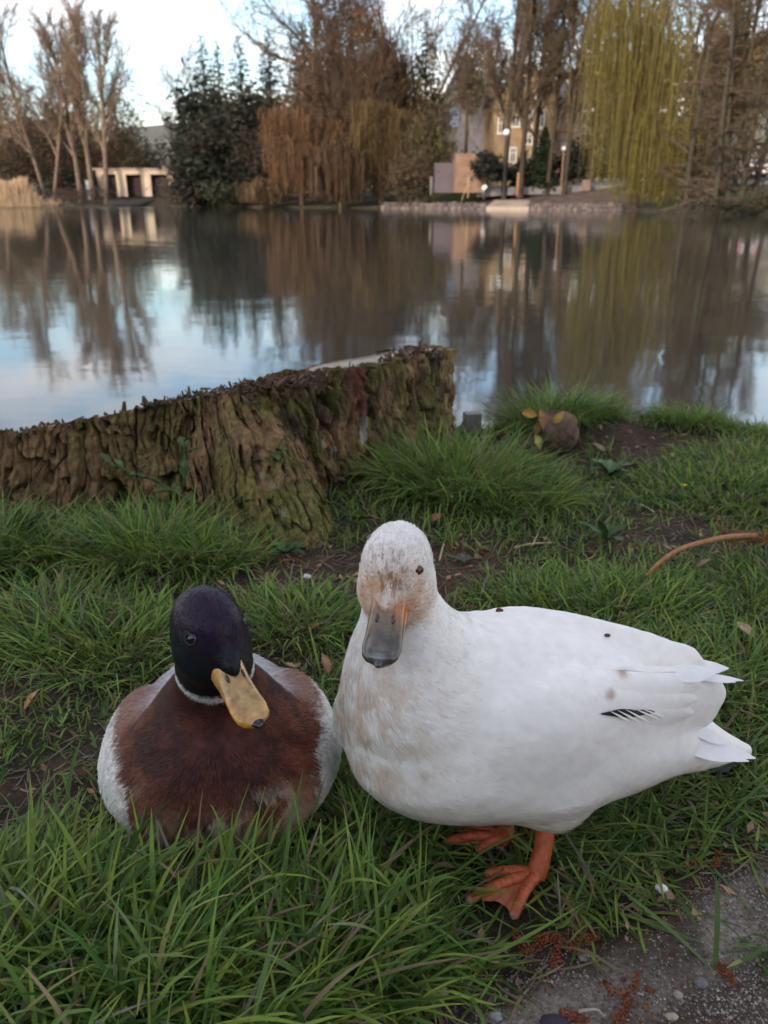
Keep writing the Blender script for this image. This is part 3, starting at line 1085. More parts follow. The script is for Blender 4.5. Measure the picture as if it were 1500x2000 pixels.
for k_, (a_, b_, w_) in enumerate((((1172, 1394), (1240, 1390), 0.0060), ((1190, 1397), (1255, 1391), 0.0045), ((1210, 1392), (1272, 1388), 0.0040))):  # near-black feathers, coloured to read as the shaded gap below the wing
    skin_feather(white, 'wing_gap_feather', w_sdf, lambda p: np.tile(np.array([0.035, 0.030, 0.024]) * (1 + 0.5 * k_), (len(p), 1)), w_hit(*a_), w_hit(*b_), w_, 0.0016, 0.0012 + 0.0004 * k_, 0.0)

for (a_, b_) in (((1215, 1384), (1262, 1408)), ((1232, 1382), (1280, 1402)), ((1200, 1386), (1244, 1408)), ((1248, 1383), (1292, 1398)), ((1186, 1388), (1222, 1406))):
    skin_feather(white, 'filoplume', w_sdf, w_col, w_hit(*a_), w_hit(*b_), 0.0016, 0.0006, 0.0034, 0.0, 1.0, 7, 3)

# bill
WB0 = WH + WBILL[0] * 0.0270 - WBILL[2] * 0.0065
Lw = 0.048


def wbill_col(s, y, z, part):
    s = s / Lw
    c = mixc((0.130, 0.090, 0.040), (0.085, 0.075, 0.062), sstep(0.35, 0.80, s))
    c = mixc(c, (0.50, 0.17, 0.040), np.clip(sstep(0.50, 0.12, s) * (0.40 + 0.60 * sstep(-0.3, 0.6, y)) * (1 - 0.6 * np.exp(-(y / 0.3) ** 2)), 0, 1))
    c = mixc(c, (0.20, 0.185, 0.22), 0.6 * sstep(0.80, 0.95, s) * (np.abs(y) < 0.4))
    if part:
        c = np.tile(np.array([0.22, 0.16, 0.09]), (len(s), 1))
    return c


ob = None
for nm, (V, Q, T_, C) in zip(('bill', 'lower_bill'), bill_mesh(WB0, WBILL, bill_rows(Lw, 0.0142, 0.0136, 0.0134, 0.0170, 0.0104, 0.0045), 0.004, wbill_col)):
    o = link(nm, mesh_arrays(nm, V, Q, T_, C), M_bill, white)
    ob = ob or o


def nostrils(parent, B0, Bb, s, y, z, c, r=(0.0042, 0.0014, 0.0018)):
    for sg in (1, -1):
        mb = MB()
        lat = MB()
        ball(mb, (0, 0, 0), r, c, 10)
        me = mb.mesh('nostril')
        M_ = Matrix(((*(Bb.T[0]),), (*(Bb.T[1]),), (*(Bb.T[2]),))).to_4x4()
        me.transform(M_)
        o = link('nostril', me, M_eye, parent, loc=(0, 0, 0))
        me.transform(Matrix.Translation(Vector(B0 + Bb[0] * s + Bb[1] * y * sg + Bb[2] * z)))


def nail(parent, B0, Bb, Lb, w, t, c):
    mb = MB()
    ball(mb, (0, 0, 0), (0.0062, w, 0.0024), c, 12)
    me = mb.mesh('nail')
    me.transform(Matrix(((*(Bb.T[0]),), (*(Bb.T[1]),), (*(Bb.T[2]),))).to_4x4())
    me.transform(Matrix.Translation(Vector(B0 + Bb[0] * (Lb - 0.0032) + Bb[2] * t)))
    link('nail', me, M_bill, parent, loc=(0, 0, 0))


nostrils(ob, WB0, WBILL, 0.0165, 0.0058, 0.0098, (0.03, 0.02, 0.015))
nail(ob, WB0, WBILL, Lw, 0.0036, 0.0006, (0.045, 0.038, 0.036))
for sg in (1, -1):
    dirn = unit(WBILL[1] * sg + WBILL[0] * 0.05 + WBILL[2] * 0.26)
    ep = surface_hit(w_sdf, WH + WBILL[0] * (0.008 if sg > 0 else -0.015) + WBILL[2] * 0.011, dirn)
    eye(white, ep, dirn, 0.0046, (0.10, 0.025, 0.015))


# legs: scaly shank and webbed foot
def duck_leg(parent, hip, ankle, toes, hind, r0, r1, col):
    mb = MB()
    hip, ankle = np.asarray(hip), np.asarray(ankle)
    t = np.linspace(0, 1, 40)
    bend = np.array([0.004, 0, 0])
    pts = hip + (ankle - hip) * t[:, None] + bend * np.sin(t * math.pi)[:, None]
    rad = cub(t, [0, 0.25, 0.6, 0.85, 1.0], [r0, r0 * 0.88, r1, r1 * 1.1, r1 * 1.15]) * (1 + 0.05 * np.sin(t * 120))
    cc = mixc(col, np.asarray(col) * 0.70, 0.5 + 0.5 * np.sin(t * 120 + 1.5))
    mb.tube(pts, rad, n=16, col=cc)
    o = mb.build('leg', M_skin, parent)
    mf = MB()
    rows = []
    for tip in toes:
        tip = np.asarray(tip)
        m_ = 26
        s = np.linspace(0, 1, m_)
        c_ = ankle + (tip - ankle) * s[:, None]
        c_[:, 2] += 0.0055 * np.sin(s * math.pi) * (1 - 0.3 * s) + 0.0015
        rd_ = cub(s, [0, 0.2, 0.55, 0.85, 0.96, 1], [r1 * 0.95, r1 * 0.72, r1 * 0.60, r1 * 0.55, r1 * 0.42, r1 * 0.10]) * (1 + 0.06 * np.sin(s * 85))
        cc = mixc(col, np.asarray(col) * 0.70, 0.5 + 0.5 * np.sin(s * 85 + 1.5))
        cc[s > 0.94] = (0.30, 0.22, 0.16)
        mf.tube(c_, rd_, n=12, col=cc)
        rows.append(c_)
    hd_ = np.asarray(hind)
    s = np.linspace(0, 1, 8)
    c_ = ankle + (hd_ - ankle) * s[:, None]
    mf.tube(c_, r1 * (0.6 - 0.4 * s), n=8, col=col)
    foot = link('foot', mf.mesh('foot'), M_skin, o, loc=(0, 0, 0))
    for a_, b_ in zip(rows[:-1], rows[1:]):
        m_, n_ = 24, 11
        V = []
        for j in range(n_):
            w_ = j / (n_ - 1)
            sc_ = 0.95 - 0.17 * math.sin(w_ * math.pi)
            sidx = np.linspace(0, 1, m_) * sc_
            pa = np.stack([np.interp(sidx, np.linspace(0, 1, len(a_)), a_[:, k]) for k in range(3)], -1)
            pb = np.stack([np.interp(sidx, np.linspace(0, 1, len(b_)), b_[:, k]) for k in range(3)], -1)
            p = pa * (1 - w_) + pb * w_
            p[:, 2] -= 0.0022 * math.sin(w_ * math.pi) * np.linspace(0, 1, m_) - 0.0006 * math.sin(w_ * 18)
            V.append(p)
        V = np.concatenate(V)
        V = np.concatenate([V, V - np.array([0, 0, 0.0007])])
        i = (np.arange(n_ - 1)[:, None] * m_ + np.arange(m_ - 1)[None, :]).ravel()
        Qw = np.stack([i, i + 1, i + m_ + 1, i + m_], -1)
        mbw = MB()
        mbw.add(V, np.concatenate([Qw, Qw[:, ::-1] + n_ * m_]), None, np.asarray(col) * np.array([0.80, 1.05, 1.35]))
        link('web', mbw.mesh('web'), M_skin, o, loc=(0, 0, 0))
    return o


LEG = (0.47, 0.105, 0.036)
an = on_z(1045, 1712, 0.008)
duck_leg(white, w_pt(-0.022, 0.052, 0.058), an, [on_z(945, 1712, 0.004), on_z(908, 1764, 0.003), on_z(1000, 1798, 0.003)], on_z(1056, 1716, 0.003), 0.0100, 0.0074, LEG)
an2 = on_z(985, 1640, 0.010)
duck_leg(white, w_pt(-0.002, -0.045, 0.055), an2, [on_z(880, 1608, 0.006), on_z(866, 1648, 0.004), on_z(930, 1668, 0.003)], on_z(1003, 1640, 0.004), 0.0095, 0.0070, LEG)

# ------------------------------------------------------------------ mallard drake, lying down
MO, MBs = frame((-0.157, 0.642, 0.0), R(-77))


def m_loc(p):
    return (p - MO) @ MBs.T


def m_pt(x, y, z):
    return MO + np.array([x, y, z]) @ MBs


M_TAB = [(-0.19, 0.028, 0.008, 0.006), (-0.16, 0.028, 0.030, 0.016), (-0.11, 0.030, 0.062, 0.030), (-0.06, 0.033, 0.080, 0.037), (0.0, 0.041, 0.098, 0.051), (0.05, 0.049, 0.105, 0.064),
         (0.09, 0.056, 0.097, 0.066), (0.118, 0.058, 0.078, 0.058), (0.138, 0.060, 0.050, 0.042), (0.149, 0.060, 0.007, 0.007)]
MH = np.array([-0.1315, 0.522, 0.2180])
MBILL = basis((0.56, -0.72, -0.43))
MN0 = m_pt(0.060, 0.0, 0.100)


def m_sdf(p):
    q = m_loc(p)
    d = sd_loft(q, M_TAB)
    for sgn in (1, -1):
        qq = q * np.array([1, sgn, 1])
        d = smin(d, sd_ell(qq, (0.005, 0.070, 0.042), (0.075, 0.034, 0.037)), 0.02)
    d = smin(d, sd_cone(p, m_pt(0.055, 0, 0.075), MN0, 0.066, 0.050), 0.035)
    nk = MH + np.array([0.0, 0.012, -0.022])
    d = smin(d, sd_cone(p, MN0 + np.array([0, 0, 0.01]), nk, 0.037, 0.0285), 0.022)
    d = smin(d, sd_ell(p, MH + np.array([0, 0.002, 0.004]), (0.0330, 0.0264, 0.0310), MBILL), 0.012)
    d = smin(d, sd_ell(p, MH + MBILL[0] * 0.012 - MBILL[2] * 0.010, (0.024, 0.0254, 0.019), MBILL), 0.014)
    d = smin(d, sd_ell(p, MH + MBILL[0] * 0.031 + MBILL[2] * 0.005, (0.014, 0.0075, 0.0075), MBILL), 0.008)
    return d


MAX_ = unit(MH - MN0)


def m_col(p):
    q = m_loc(p)
    hz = (p - MN0) @ MAX_
    rad = np.linalg.norm((p - MN0) - hz[:, None] * MAX_, axis=1)
    n1 = fbm(p * 75, 3, 301)
    nf = fbm(np.stack([p[:, 0] * 260, p[:, 1] * 120, p[:, 2] * 70], -1), 3, 303)
    # breast: chestnut, darker above, mottled buff below
    chest = mixc((0.055, 0.020, 0.016), (0.230, 0.078, 0.044), np.clip(sstep(0.38, 0.62, n1) * 0.5 + 0.75 * sstep(0.03, 0.085, np.abs(q[:, 1] + 0.005)) - 0.3 * sstep(0.06, 0.1, q[:, 2]), 0, 1))
    lowf = sstep(0.080, 0.028, q[:, 2] + 0.030 * (n1 - 0.5) - 0.10 * (q[:, 1] + 0.0))
    chest = mixc(chest, (0.36, 0.215, 0.145), 0.8 * lowf * sstep(0.36, 0.58, nf))
    chest = mixc(chest, (0.48, 0.31, 0.22), 0.8 * sstep(0.47, 0.62, fbm(np.stack([p[:, 0] * 55, p[:, 1] * 55, p[:, 2] * 22], -1), 3, 309)) * sstep(0.092, 0.045, q[:, 2]))
    fleck = sstep(0.64, 0.72, fbm(np.stack([p[:, 0] * 75, p[:, 1] * 75, p[:, 2] * 34], -1), 2, 307)) * sstep(0.095, 0.075, q[:, 2])
    chest = mixc(chest, (0.50, 0.38, 0.30), 0.55 * fleck)
    pale = np.array([0.74, 0.72, 0.67])
    flank = sstep(0.085, 0.096, np.abs(q[:, 1]) + 0.10 * np.maximum(0, 0.04 - q[:, 2]) - 0.16 * np.maximum(0, 0.10 - np.abs(q[:, 0] - 0.02)) + 0.016 + 0.022 * (nf - 0.5))
    flank = np.maximum(flank, sstep(0.040, 0.015, q[:, 0] + 0.02 * (nf - 0.5)) * sstep(0.062, 0.050, q[:, 2]))
    c = mixc(chest, pale, flank * sstep(0.100, 0.088, q[:, 2]))
    # back and shoulders: brown wash over silver grey
    back = sstep(0.070, 0.095, q[:, 2] + 0.32 * np.maximum(0, 0.05 - q[:, 0])) * sstep(0.062, 0.030, q[:, 0])
    bc = mixc((0.42, 0.41, 0.43), (0.24, 0.115, 0.075), np.clip(sstep(0.045, 0.075, np.abs(q[:, 1]) + 0.02 * (n1 - 0.5)) * 0.9, 0, 1))
    c = mixc(c, bc, back * sstep(0.100, 0.088, np.abs(q[:, 1]) + 0.012 * (nf - 0.5)))
    # white collar and dark glossy head
    c = mixc(c, (0.66, 0.65, 0.64), sstep(0.079, 0.083, hz + 0.004 * (nf - 0.5)) * sstep(0.060, 0.052, rad))
    h = (p - MH) @ MBILL.T
    head = mixc((0.010, 0.011, 0.014), (0.020, 0.009, 0.026), sstep(-0.010, 0.022, h[:, 2] - 0.4 * h[:, 0]))
    head = mixc(head, (0.008, 0.018, 0.020), 0.7 * np.exp(-(((h[:, 0] - 0.000) / 0.016) ** 2 + ((h[:, 2] + 0.004) / 0.016) ** 2)))
    c = mixc(c, head, sstep(0.0870, 0.0900, hz + 0.004 * (nf - 0.5)) * (rad < 0.062))
    return c


def m_flow(p):
    q = m_loc(p)
    f = -MBs[0] * np.ones((len(p), 1)) * 0.7
    f = f + np.array([0, 0, -1.6]) * sstep(0.03, 0.10, q[:, 0])[:, None] + MBs[1] * (q[:, 1] * 9)[:, None]
    hd = (p - MH) - MBILL[0] * 0.045
    wh = sstep(0.13, 0.16, p[:, 2])[:, None]
    return f * (1 - wh) + wh * hd / (np.linalg.norm(hd, axis=1, keepdims=True) + 1e-9)


drake = thing('mallard_duck', MO, 'mallard drake resting in the grass with dark glossy head, yellow bill and chestnut breast', 'duck')
V, Q = surface_nets(m_sdf, (-0.27, 0.43, -0.035), (0.0, 0.90, 0.26), 0.0030)
Nn = normals_of(V, Q)
V = V + Nn * (0.0010 * (fbm(V * 160, 2, 311) - 0.5))[:, None]
link('body', mesh_arrays('body', V, Q, None, m_col(V)), M_drake, drake)
r_ = np.random.default_rng(12)
W1 = plumage(V, Q, Nn, m_flow, m_col, 60000, lambda p: 0.0036 + 0.0056 * sstep(0.15, 0.10, p[:, 2]), lambda p: 0.0008 + 0.0005 * sstep(0.15, 0.1, p[:, 2]), 0.09, r_,
             lambda p: np.where(p[:, 2] > 0.172, 0.55, 0.35 + 1.3 * (m_loc(p)[:, 0] > 0.0)))
tag(link('plumage', mesh_arrays('plumage', W1[0], None, W1[1], W1[2], smooth=False), M_drake, drake), kind='stuff')
for sg in (1, -1):
    for k_ in range(4):
        feather(drake, 'wing_feather', m_pt(-0.07 - 0.01 * k_, sg * (0.066 - 0.012 * k_), 0.050 + 0.003 * k_), m_pt(-0.155 - 0.006 * k_, sg * (0.036 - 0.009 * k_), 0.028 + 0.002 * k_), np.array([0, 0, 1.0]), 0.022, np.array([0.30, 0.24, 0.20]), 0.0, M_drake)
for k_ in range(5):
    feather(drake, 'tail_feather', m_pt(-0.15, (k_ - 2) * 0.008, 0.036), m_pt(-0.205, (k_ - 2) * 0.013, 0.034), np.array([0, 0, 1.0]), 0.020, np.array([0.55, 0.52, 0.48]), 0.0, M_drake)
MB0 = MH + MBILL[0] * 0.0265 - MBILL[2] * 0.0065
Lm = 0.055


def mbill_col(s, y, z, part):
    s = s / Lm
    c = mixc((0.52, 0.265, 0.060), (0.47, 0.275, 0.085), sstep(0.1, 0.5, s))
    c = mixc(c, (0.34, 0.215, 0.085), 0.75 * np.exp(-((s - 0.55) / 0.28) ** 2) * (np.abs(y) < 0.75))
    c = mixc(c, (0.60, 0.27, 0.035), 0.8 * sstep(0.70, 0.98, np.abs(y)) * sstep(0.3, 0.6, s))
    if part:
        c = np.tile(np.array([0.50, 0.22, 0.04]), (len(s), 1))
    return c


ob = None
for nm, (V, Q, T_, C) in zip(('bill', 'lower_bill'), bill_mesh(MB0, MBILL, bill_rows(Lm, 0.0135, 0.0122, 0.0134, 0.0165, 0.0095, 0.0042), 0.004, mbill_col)):
    o = link(nm, mesh_arrays(nm, V, Q, T_, C), M_bill, drake)
    ob = ob or o
nostrils(ob, MB0, MBILL, 0.0165, 0.0062, 0.0092, (0.02, 0.012, 0.008))
nail(ob, MB0, MBILL, Lm, 0.0052, 0.0010, (0.006, 0.006, 0.007))
for sg in (1, -1):
    dirn = unit(MBILL[1] * sg + MBILL[0] * 0.16 + MBILL[2] * 0.30)
    ep = surface_hit(m_sdf, MH + MBILL[0] * 0.007 + MBILL[2] * 0.010, dirn)
    eye(drake, ep, dirn, 0.0044, (0.012, 0.008, 0.006), (0.06, 0.065, 0.075))

# ================================================================== GRASS AND LITTER
TUFTS = [  # x, y, radius, blade length, count
    (0.14, 1.43, 0.12, 0.150, 1100), (0.24, 1.36, 0.10, 0.105, 500), (0.05, 1.47, 0.06, 0.13, 350), (-0.36, 1.13, 0.09, 0.11, 700), (-0.26, 1.10, 0.06, 0.085, 300),
    (-0.52, 1.13, 0.07, 0.10, 350), (-0.62, 1.12, 0.08, 0.115, 500), (0.30, 0.96, 0.12, 0.055, 800), (0.20, 1.00, 0.08, 0.05, 350), (0.40, 1.86, 0.10, 0.125, 900), (0.51, 1.90, 0.07, 0.09, 400), (0.73, 1.88, 0.10, 0.075, 700),
    (0.92, 1.87, 0.14, 0.05, 900), (0.66, 1.42, 0.20, 0.055, 1100), (0.80, 1.58, 0.20, 0.055, 1100), (0.60, 1.00, 0.16, 0.05, 900), (0.36, 0.98, 0.10, 0.045, 400), (-0.34, 0.86, 0.11, 0.07, 600), (-0.44, 0.93, 0.10, 0.07, 450), (-0.12, 0.93, 0.09, 0.06, 500),
    (0.29, 0.78, 0.10, 0.06, 600), (0.42, 0.80, 0.12, 0.06, 600), (0.286, 0.432, 0.018, 0.050, 26),
    (-0.19, 0.405, 0.055, 0.08, 320), (-0.285, 0.475, 0.045, 0.085, 280), (-0.10, 0.420, 0.055, 0.065, 260), (-0.20, 0.40, 0.07, 0.10, 500), (-0.05, 0.41, 0.07, 0.075, 350), (-0.13, 0.37, 0.07, 0.085, 450), (-0.28, 0.42, 0.06, 0.10, 400),
    (-0.02, 0.55, 0.05, 0.055, 200)]


def in_drake(x, y, g=1.0):
    q = (np.stack([x, y, 0 * x], -1) - MO) @ MBs.T
    return ((q[:, 0] + 0.015) / (0.150 * g)) ** 2 + (q[:, 1] / (0.100 * g)) ** 2 < 1


def blades(x, y, ln, wd, lean, az, curl, col, r, seg=5):
    n = len(x)
    z = ground_z(x, y) - 0.003
    t = np.linspace(0, 1, seg + 1)[None, :]
    dx, dy = np.cos(az)[:, None], np.sin(az)[:, None]
    a0 = lean[:, None]
    kink = (r.random((n, 1)) < 0.22) * r.uniform(0.4, 1.6, (n, 1)) * (t > r.uniform(0.35, 0.8, (n, 1)))
    angl = a0 + curl[:, None] * t ** 1.4 + kink                     # angle from vertical along the blade
    ds = (ln / seg)[:, None]
    hs = np.concatenate([np.zeros((n, 1)), np.cumsum(np.sin((angl[:, 1:] + angl[:, :-1]) / 2) * ds, 1)], 1)
    vs_ = np.concatenate([np.zeros((n, 1)), np.cumsum(np.cos((angl[:, 1:] + angl[:, :-1]) / 2) * ds, 1)], 1)
    side = r.normal(0, 0.20, (n, 1)) * (t ** 2) * ln[:, None]
    cx = x[:, None] + dx * hs - dy * side
    cy = y[:, None] + dy * hs + dx * side
    gz_ = z[:, None]
    cz = np.maximum(gz_ + vs_, gz_ + 0.002 + 0.004 * r.random((n, 1)))
    w = wd[:, None] * (0.75 + 0.5 * t) * np.where(t < 0.5, 1, 1 - ((t - 0.5) / 0.5) ** 1.8 * 0.95) / 2
    tw = az[:, None] + math.pi / 2 + r.normal(0, 0.6, (n, 1)) + r.normal(0, 0.5, (n, 1)) * t
    ox, oy = np.cos(tw) * w, np.sin(tw) * w
    A = np.stack([cx + ox, cy + oy, cz + 0.15 * w], -1)
    B = np.stack([cx, cy, cz - 0.28 * w], -1)
    C = np.stack([cx - ox, cy - oy, cz + 0.15 * w], -1)
    V = np.stack([A, B, C], 2).reshape(-1, 3)
    k = (np.arange(n)[:, None] * (seg + 1) * 3 + np.arange(seg)[None, :] * 3).ravel()
    Q = np.concatenate([np.stack([k, k + 1, k + 4, k + 3], -1), np.stack([k + 1, k + 2, k + 5, k + 4], -1)])
    base = col[:, None, :] * np.ones((1, seg + 1, 1))
    pale = np.array([0.20, 0.20, 0.10])
    base = base * (1 - 0.35 * (1 - t[..., None]) ** 3) + pale * 0.35 * (1 - t[..., None]) ** 3
    Cc = np.repeat(base.reshape(-1, 3), 3, 0)
    return V, Q, Cc


def gcol(n, r, bright=1.0):
    h = r.random(n)
    c = mixc((0.050, 0.120, 0.022), (0.260, 0.355, 0.058), h ** 1.2)
    y_ = r.random(n) < 0.10
    c[y_] = mixc((0.20, 0.25, 0.055), (0.30, 0.28, 0.095), r.random(int(y_.sum())))
    d_ = r.random(n) < 0.09
    c[d_] = mixc((0.30, 0.24, 0.14), (0.18, 0.13, 0.08), r.random(int(d_.sum())))
    b_ = r.random(n) < 0.2
    c[b_] = c[b_] * np.array([0.78, 0.95, 1.25])
    return c * bright * r.normal(1, 0.12, (n, 1)).clip(0.6, 1.5)


r = np.random.default_rng(21)
GV, GQ, GC, goff = [], [], [], 0


def put(V, Q, C):
    global goff
    GV.append(V)
    GQ.append(Q + goff)
    GC.append(C)
    goff += len(V)


def keep_mask(x, y, dirt=True, under=True):
    k = ~stump_inside(x, y, 0.0) & ((x - 0.385) ** 2 + (y - 1.68) ** 2 > 0.06 ** 2) & ~in_drake(x, y, 0.97) & (y < shore_y(x) + 0.05)
    for fu, fv, fr in ((975, 1775, 0.040), (945, 1790, 0.034), (1040, 1745, 0.022), (1000, 1830, 0.030), (920, 1650, 0.026), (950, 1660, 0.02)):
        fp = on_z(fu, fv)
        k &= (x - fp[0]) ** 2 + (y - fp[1]) ** 2 > fr ** 2 * r.uniform(0.6, 1.2, len(x))
    if dirt:
        k &= r.random(len(x)) > dirt_mask(x, y) * 1.15 - 0.08
    return k


# turf over the whole bank in view
n = 52000
yy = 0.30 + (2.02 - 0.30) * r.random(n) ** 1.15
xx = (r.random(n) * 2 - 1) * (0.16 + yy * 0.56)
k = keep_mask(xx, yy)
xx, yy = xx[k], yy[k]
n = len(xx)
trod_mask = np.exp(-(((xx - 0.13) / 0.20) ** 2 + ((yy - 0.60) / 0.14) ** 2) ** 2)      # trodden flat under and beside the white duck
ln = (0.012 + 0.024 * r.random(n)) * (0.45 + 0.8 * n2(xx, yy, 7, 2, 401)) + 0.008 * (yy > 0.9)
lean = np.abs(r.normal(0.55, 0.35, n)) + 0.75 * trod_mask
put(*blades(xx, yy, ln * (1 + 0.4 * trod_mask), 0.0016 + 0.0016 * r.random(n), lean, r.uniform(0, 2 * math.pi, n), r.normal(0.5, 0.4, n), gcol(n, r), r, 4))
# tufts
for (tx, ty, tr, tl, tn) in TUFTS:
    tn = int(tn * (1.3 if tn > 30 else 1))
    a_, q_ = r.uniform(0, 2 * math.pi, tn), np.sqrt(r.random(tn))
    xx, yy = tx + np.cos(a_) * q_ * tr, ty + np.sin(a_) * q_ * tr * 0.8
    k = keep_mask(xx, yy, False)
    xx, yy, a_, q_ = xx[k], yy[k], a_[k], q_[k]
    n = len(xx)
    ln = tl * r.uniform(0.45, 1.15, n)
    near = ty < 0.62
    lean = 0.15 + 0.5 * q_ + np.abs(r.normal(0, 0.18, n))
    wd = (0.0020 if near else 0.0017) + 0.0014 * r.random(n)
    put(*blades(xx, yy, ln, wd, lean, a_ + r.normal(0, 0.9, n), r.normal(0.75, 0.4, n), gcol(n, r, 1.05), r, 8 if near else 5))
# long loose blades in the foreground
n = 2600
xx, yy = r.uniform(-0.36, 0.06, n), r.uniform(0.30, 0.47, n)
k = keep_mask(xx, yy) & (r.random(n) < 1.1 - 1.6 * np.clip(xx + 0.12, 0, 1) * 4)
xx, yy = xx[k], yy[k]
n = len(xx)
put(*blades(xx, yy, r.uniform(0.05, 0.125, n), r.uniform(0.0020, 0.0042, n), np.abs(r.normal(0.45, 0.3, n)), r.normal(0.6, 1.4, n), r.normal(0.9, 0.45, n), gcol(n, r, 1.1), r, 9))
# flattened blades around the feet and along the path
n = 5200
xx, yy = r.uniform(-0.08, 0.40, n), r.uniform(0.40, 0.80, n)
s_ = path_s(xx, yy)
k = keep_mask(xx, yy, False) & (s_ > 0.012) & (r.random(n) < 0.25 + sstep(0.01, 0.10, s_))
xx, yy = xx[k], yy[k]
n = len(xx)
put(*blades(xx, yy, r.uniform(0.03, 0.085, n), r.uniform(0.002, 0.0036, n), r.normal(1.15, 0.25, n), r.normal(0.1, 1.5, n), r.normal(0.35, 0.3, n), gcol(n, r, 0.9), r, 6))
# thatch: dead blades lying in the turf
n = 14000
yy = 0.36 + (1.80 - 0.36) * r.random(n)
xx = (r.random(n) * 2 - 1) * (0.16 + yy * 0.54)
k = keep_mask(xx, yy, False) & (path_s(xx, yy) > 0.0) & (r.random(n) < 0.25 + 0.75 * dirt_mask(xx, yy))
xx, yy = xx[k], yy[k]
n = len(xx)
put(*blades(xx, yy, r.uniform(0.015, 0.05, n), r.uniform(0.001, 0.0026, n), r.normal(1.35, 0.15, n), r.uniform(0, 6.28, n), r.normal(0.1, 0.2, n), mixc((0.13, 0.095, 0.06), (0.30, 0.235, 0.15), r.random(n)), r, 4))
# a few strong blades read singly in the photograph
SB = [(905, 1925, -25, 0.115, 0.006, 1.25, 2.62, 0.25), (360, 1640, 0, 0.06, 0.004, 0.15, 1.2, 0.5), (420, 1650, 0, 0.07, 0.005, 0.1, 1.9, 0.9), (1395, 1895, 0, 0.07, 0.004, 0.2, 1.4, 0.5), (1395, 1890, 0, 0.085, 0.004, 1.0, 2.6, 0.5), (1400, 1900, 0, 0.07, 0.004, 1.1, 0.2, 0.5),
      (1230, 1780, 0, 0.06, 0.004, 1.2, -0.8, 0.3), (140, 1660, 0, 0.09, 0.005, 0.5, 2.2, 0.6), (280, 1660, 0, 0.10, 0.005, 0.6, 0.5, 0.5), (560, 1760, 0, 0.10, 0.0045, 0.4, 0.7, 0.7), (640, 1700, 0, 0.07, 0.004, 0.3, 0.9, 0.8)]
P0 = np.array([on_z(u, v) for u, v, *_ in SB])
put(*blades(P0[:, 0], P0[:, 1], np.array([s[3] for s in SB]), np.array([s[4] for s in SB]), np.array([s[5] for s in SB]), np.array([s[6] for s in SB]), np.array([s[7] for s in SB]),
            np.tile(np.array([0.10, 0.175, 0.05]), (len(SB), 1)), r, 10))
M_grass = mat_attr('grass_blade', rough=0.5, noise=0.12, nscale=60, spec=0.3, trans=0.32)
tag(link('grass', mesh_arrays('grass', np.concatenate(GV), np.concatenate(GQ), None, np.concatenate(GC)), M_grass), 'green spring grass covering the bank', 'grass', None, 'stuff')

# ---- gravel and litter crumbs
mb = MB()
OCT = np.array([[1, 0, 0], [-1, 0, 0], [0, 1, 0], [0, -1, 0], [0, 0, 1], [0, 0, -1]], float)
OT = np.array([[0, 2, 4], [2, 1, 4], [1, 3, 4], [3, 0, 4], [2, 0, 5], [1, 2, 5], [3, 1, 5], [0, 3, 5]])


def crumbs(n, xs, ys, size, cols, dens):
    x, y = r.uniform(*xs, n), r.uniform(*ys, n)
    k = (r.random(n) < dens(x, y)) & ~stump_inside(x, y) & ~in_drake(x, y, 0.9)
    x, y = x[k], y[k]
    n = len(x)
    s = size[0] + (size[1] - size[0]) * r.random(n) ** 3
    p = np.stack([x, y, ground_z(x, y) + s * 0.25], -1)
    V = OCT[None] * s[:, None, None] * r.uniform(0.55, 1.2, (n, 6, 1)) + r.normal(0, 0.12, (n, 6, 3)) * s[:, None, None]
    a_ = r.uniform(0, 6.28, n)
    ca, sa = np.cos(a_)[:, None], np.sin(a_)[:, None]
    V = np.stack([V[..., 0] * ca - V[..., 1] * sa, V[..., 0] * sa + V[..., 1] * ca, V[..., 2] * 0.75], -1) + p[:, None]
    T_ = (OT[None] + np.arange(n)[:, None, None] * 6).reshape(-1, 3)
    ci = np.asarray(cols)[r.integers(0, len(cols), n)] * r.normal(1, 0.15, (n, 1))
    return V.reshape(-1, 3), T_, np.repeat(ci, 6, 0)


V, T_, C = crumbs(60000, (0.0, 0.40), (0.33, 0.62), (0.0004, 0.0017), [(0.24, 0.22, 0.195), (0.17, 0.15, 0.13), (0.31, 0.29, 0.26), (0.11, 0.09, 0.075), (0.24, 0.18, 0.14)], lambda x, y: sstep(0.03, -0.02, path_s(x, y)) * (0.25 + 0.75 * (n2(x, y, 16, 2, 421) > 0.45)))
M_stone = mat_attr('grit', rough=0.9, noise=0.2, nscale=300, spec=0.3)
tag(link('gravel', mesh_arrays('gravel', V, None, T_, C, False), M_stone), 'fine grey grit scattered over the path edge', 'gravel', None, 'stuff')
V, T_, C = crumbs(30000, (-0.75, 0.95), (0.34, 1.80), (0.0010, 0.0034), [(0.20, 0.062, 0.028), (0.13, 0.045, 0.025), (0.09, 0.055, 0.035), (0.26, 0.095, 0.04)],
                  lambda x, y: np.clip(1.6 * sstep(0.46, 0.68, n2(x, y, 13, 3, 431)) * sstep(0.2, 0.6, dirt_mask(x, y)) * np.where(path_s(x, y) < -0.01, 0.25, 1), 0, 1))
fn = 900                                                  # torn flakes of dead leaf
fx_, fy_ = r.uniform(-0.75, 0.95, fn * 3), r.uniform(0.40, 1.80, fn * 3)
fk = (r.random(fn * 3) < 0.10 + 0.9 * dirt_mask(fx_, fy_)) & ~stump_inside(fx_, fy_) & ~in_drake(fx_, fy_, 1.0) & (path_s(fx_, fy_) > -0.02)
fx_, fy_ = fx_[fk][:fn], fy_[fk][:fn]
fn = len(fx_)
fp_ = np.stack([fx_, fy_, ground_z(fx_, fy_) + r.uniform(0.003, 0.012, fn)], -1)
fa = r.normal(0, 1, (fn, 3)) * [1, 1, 0.35]
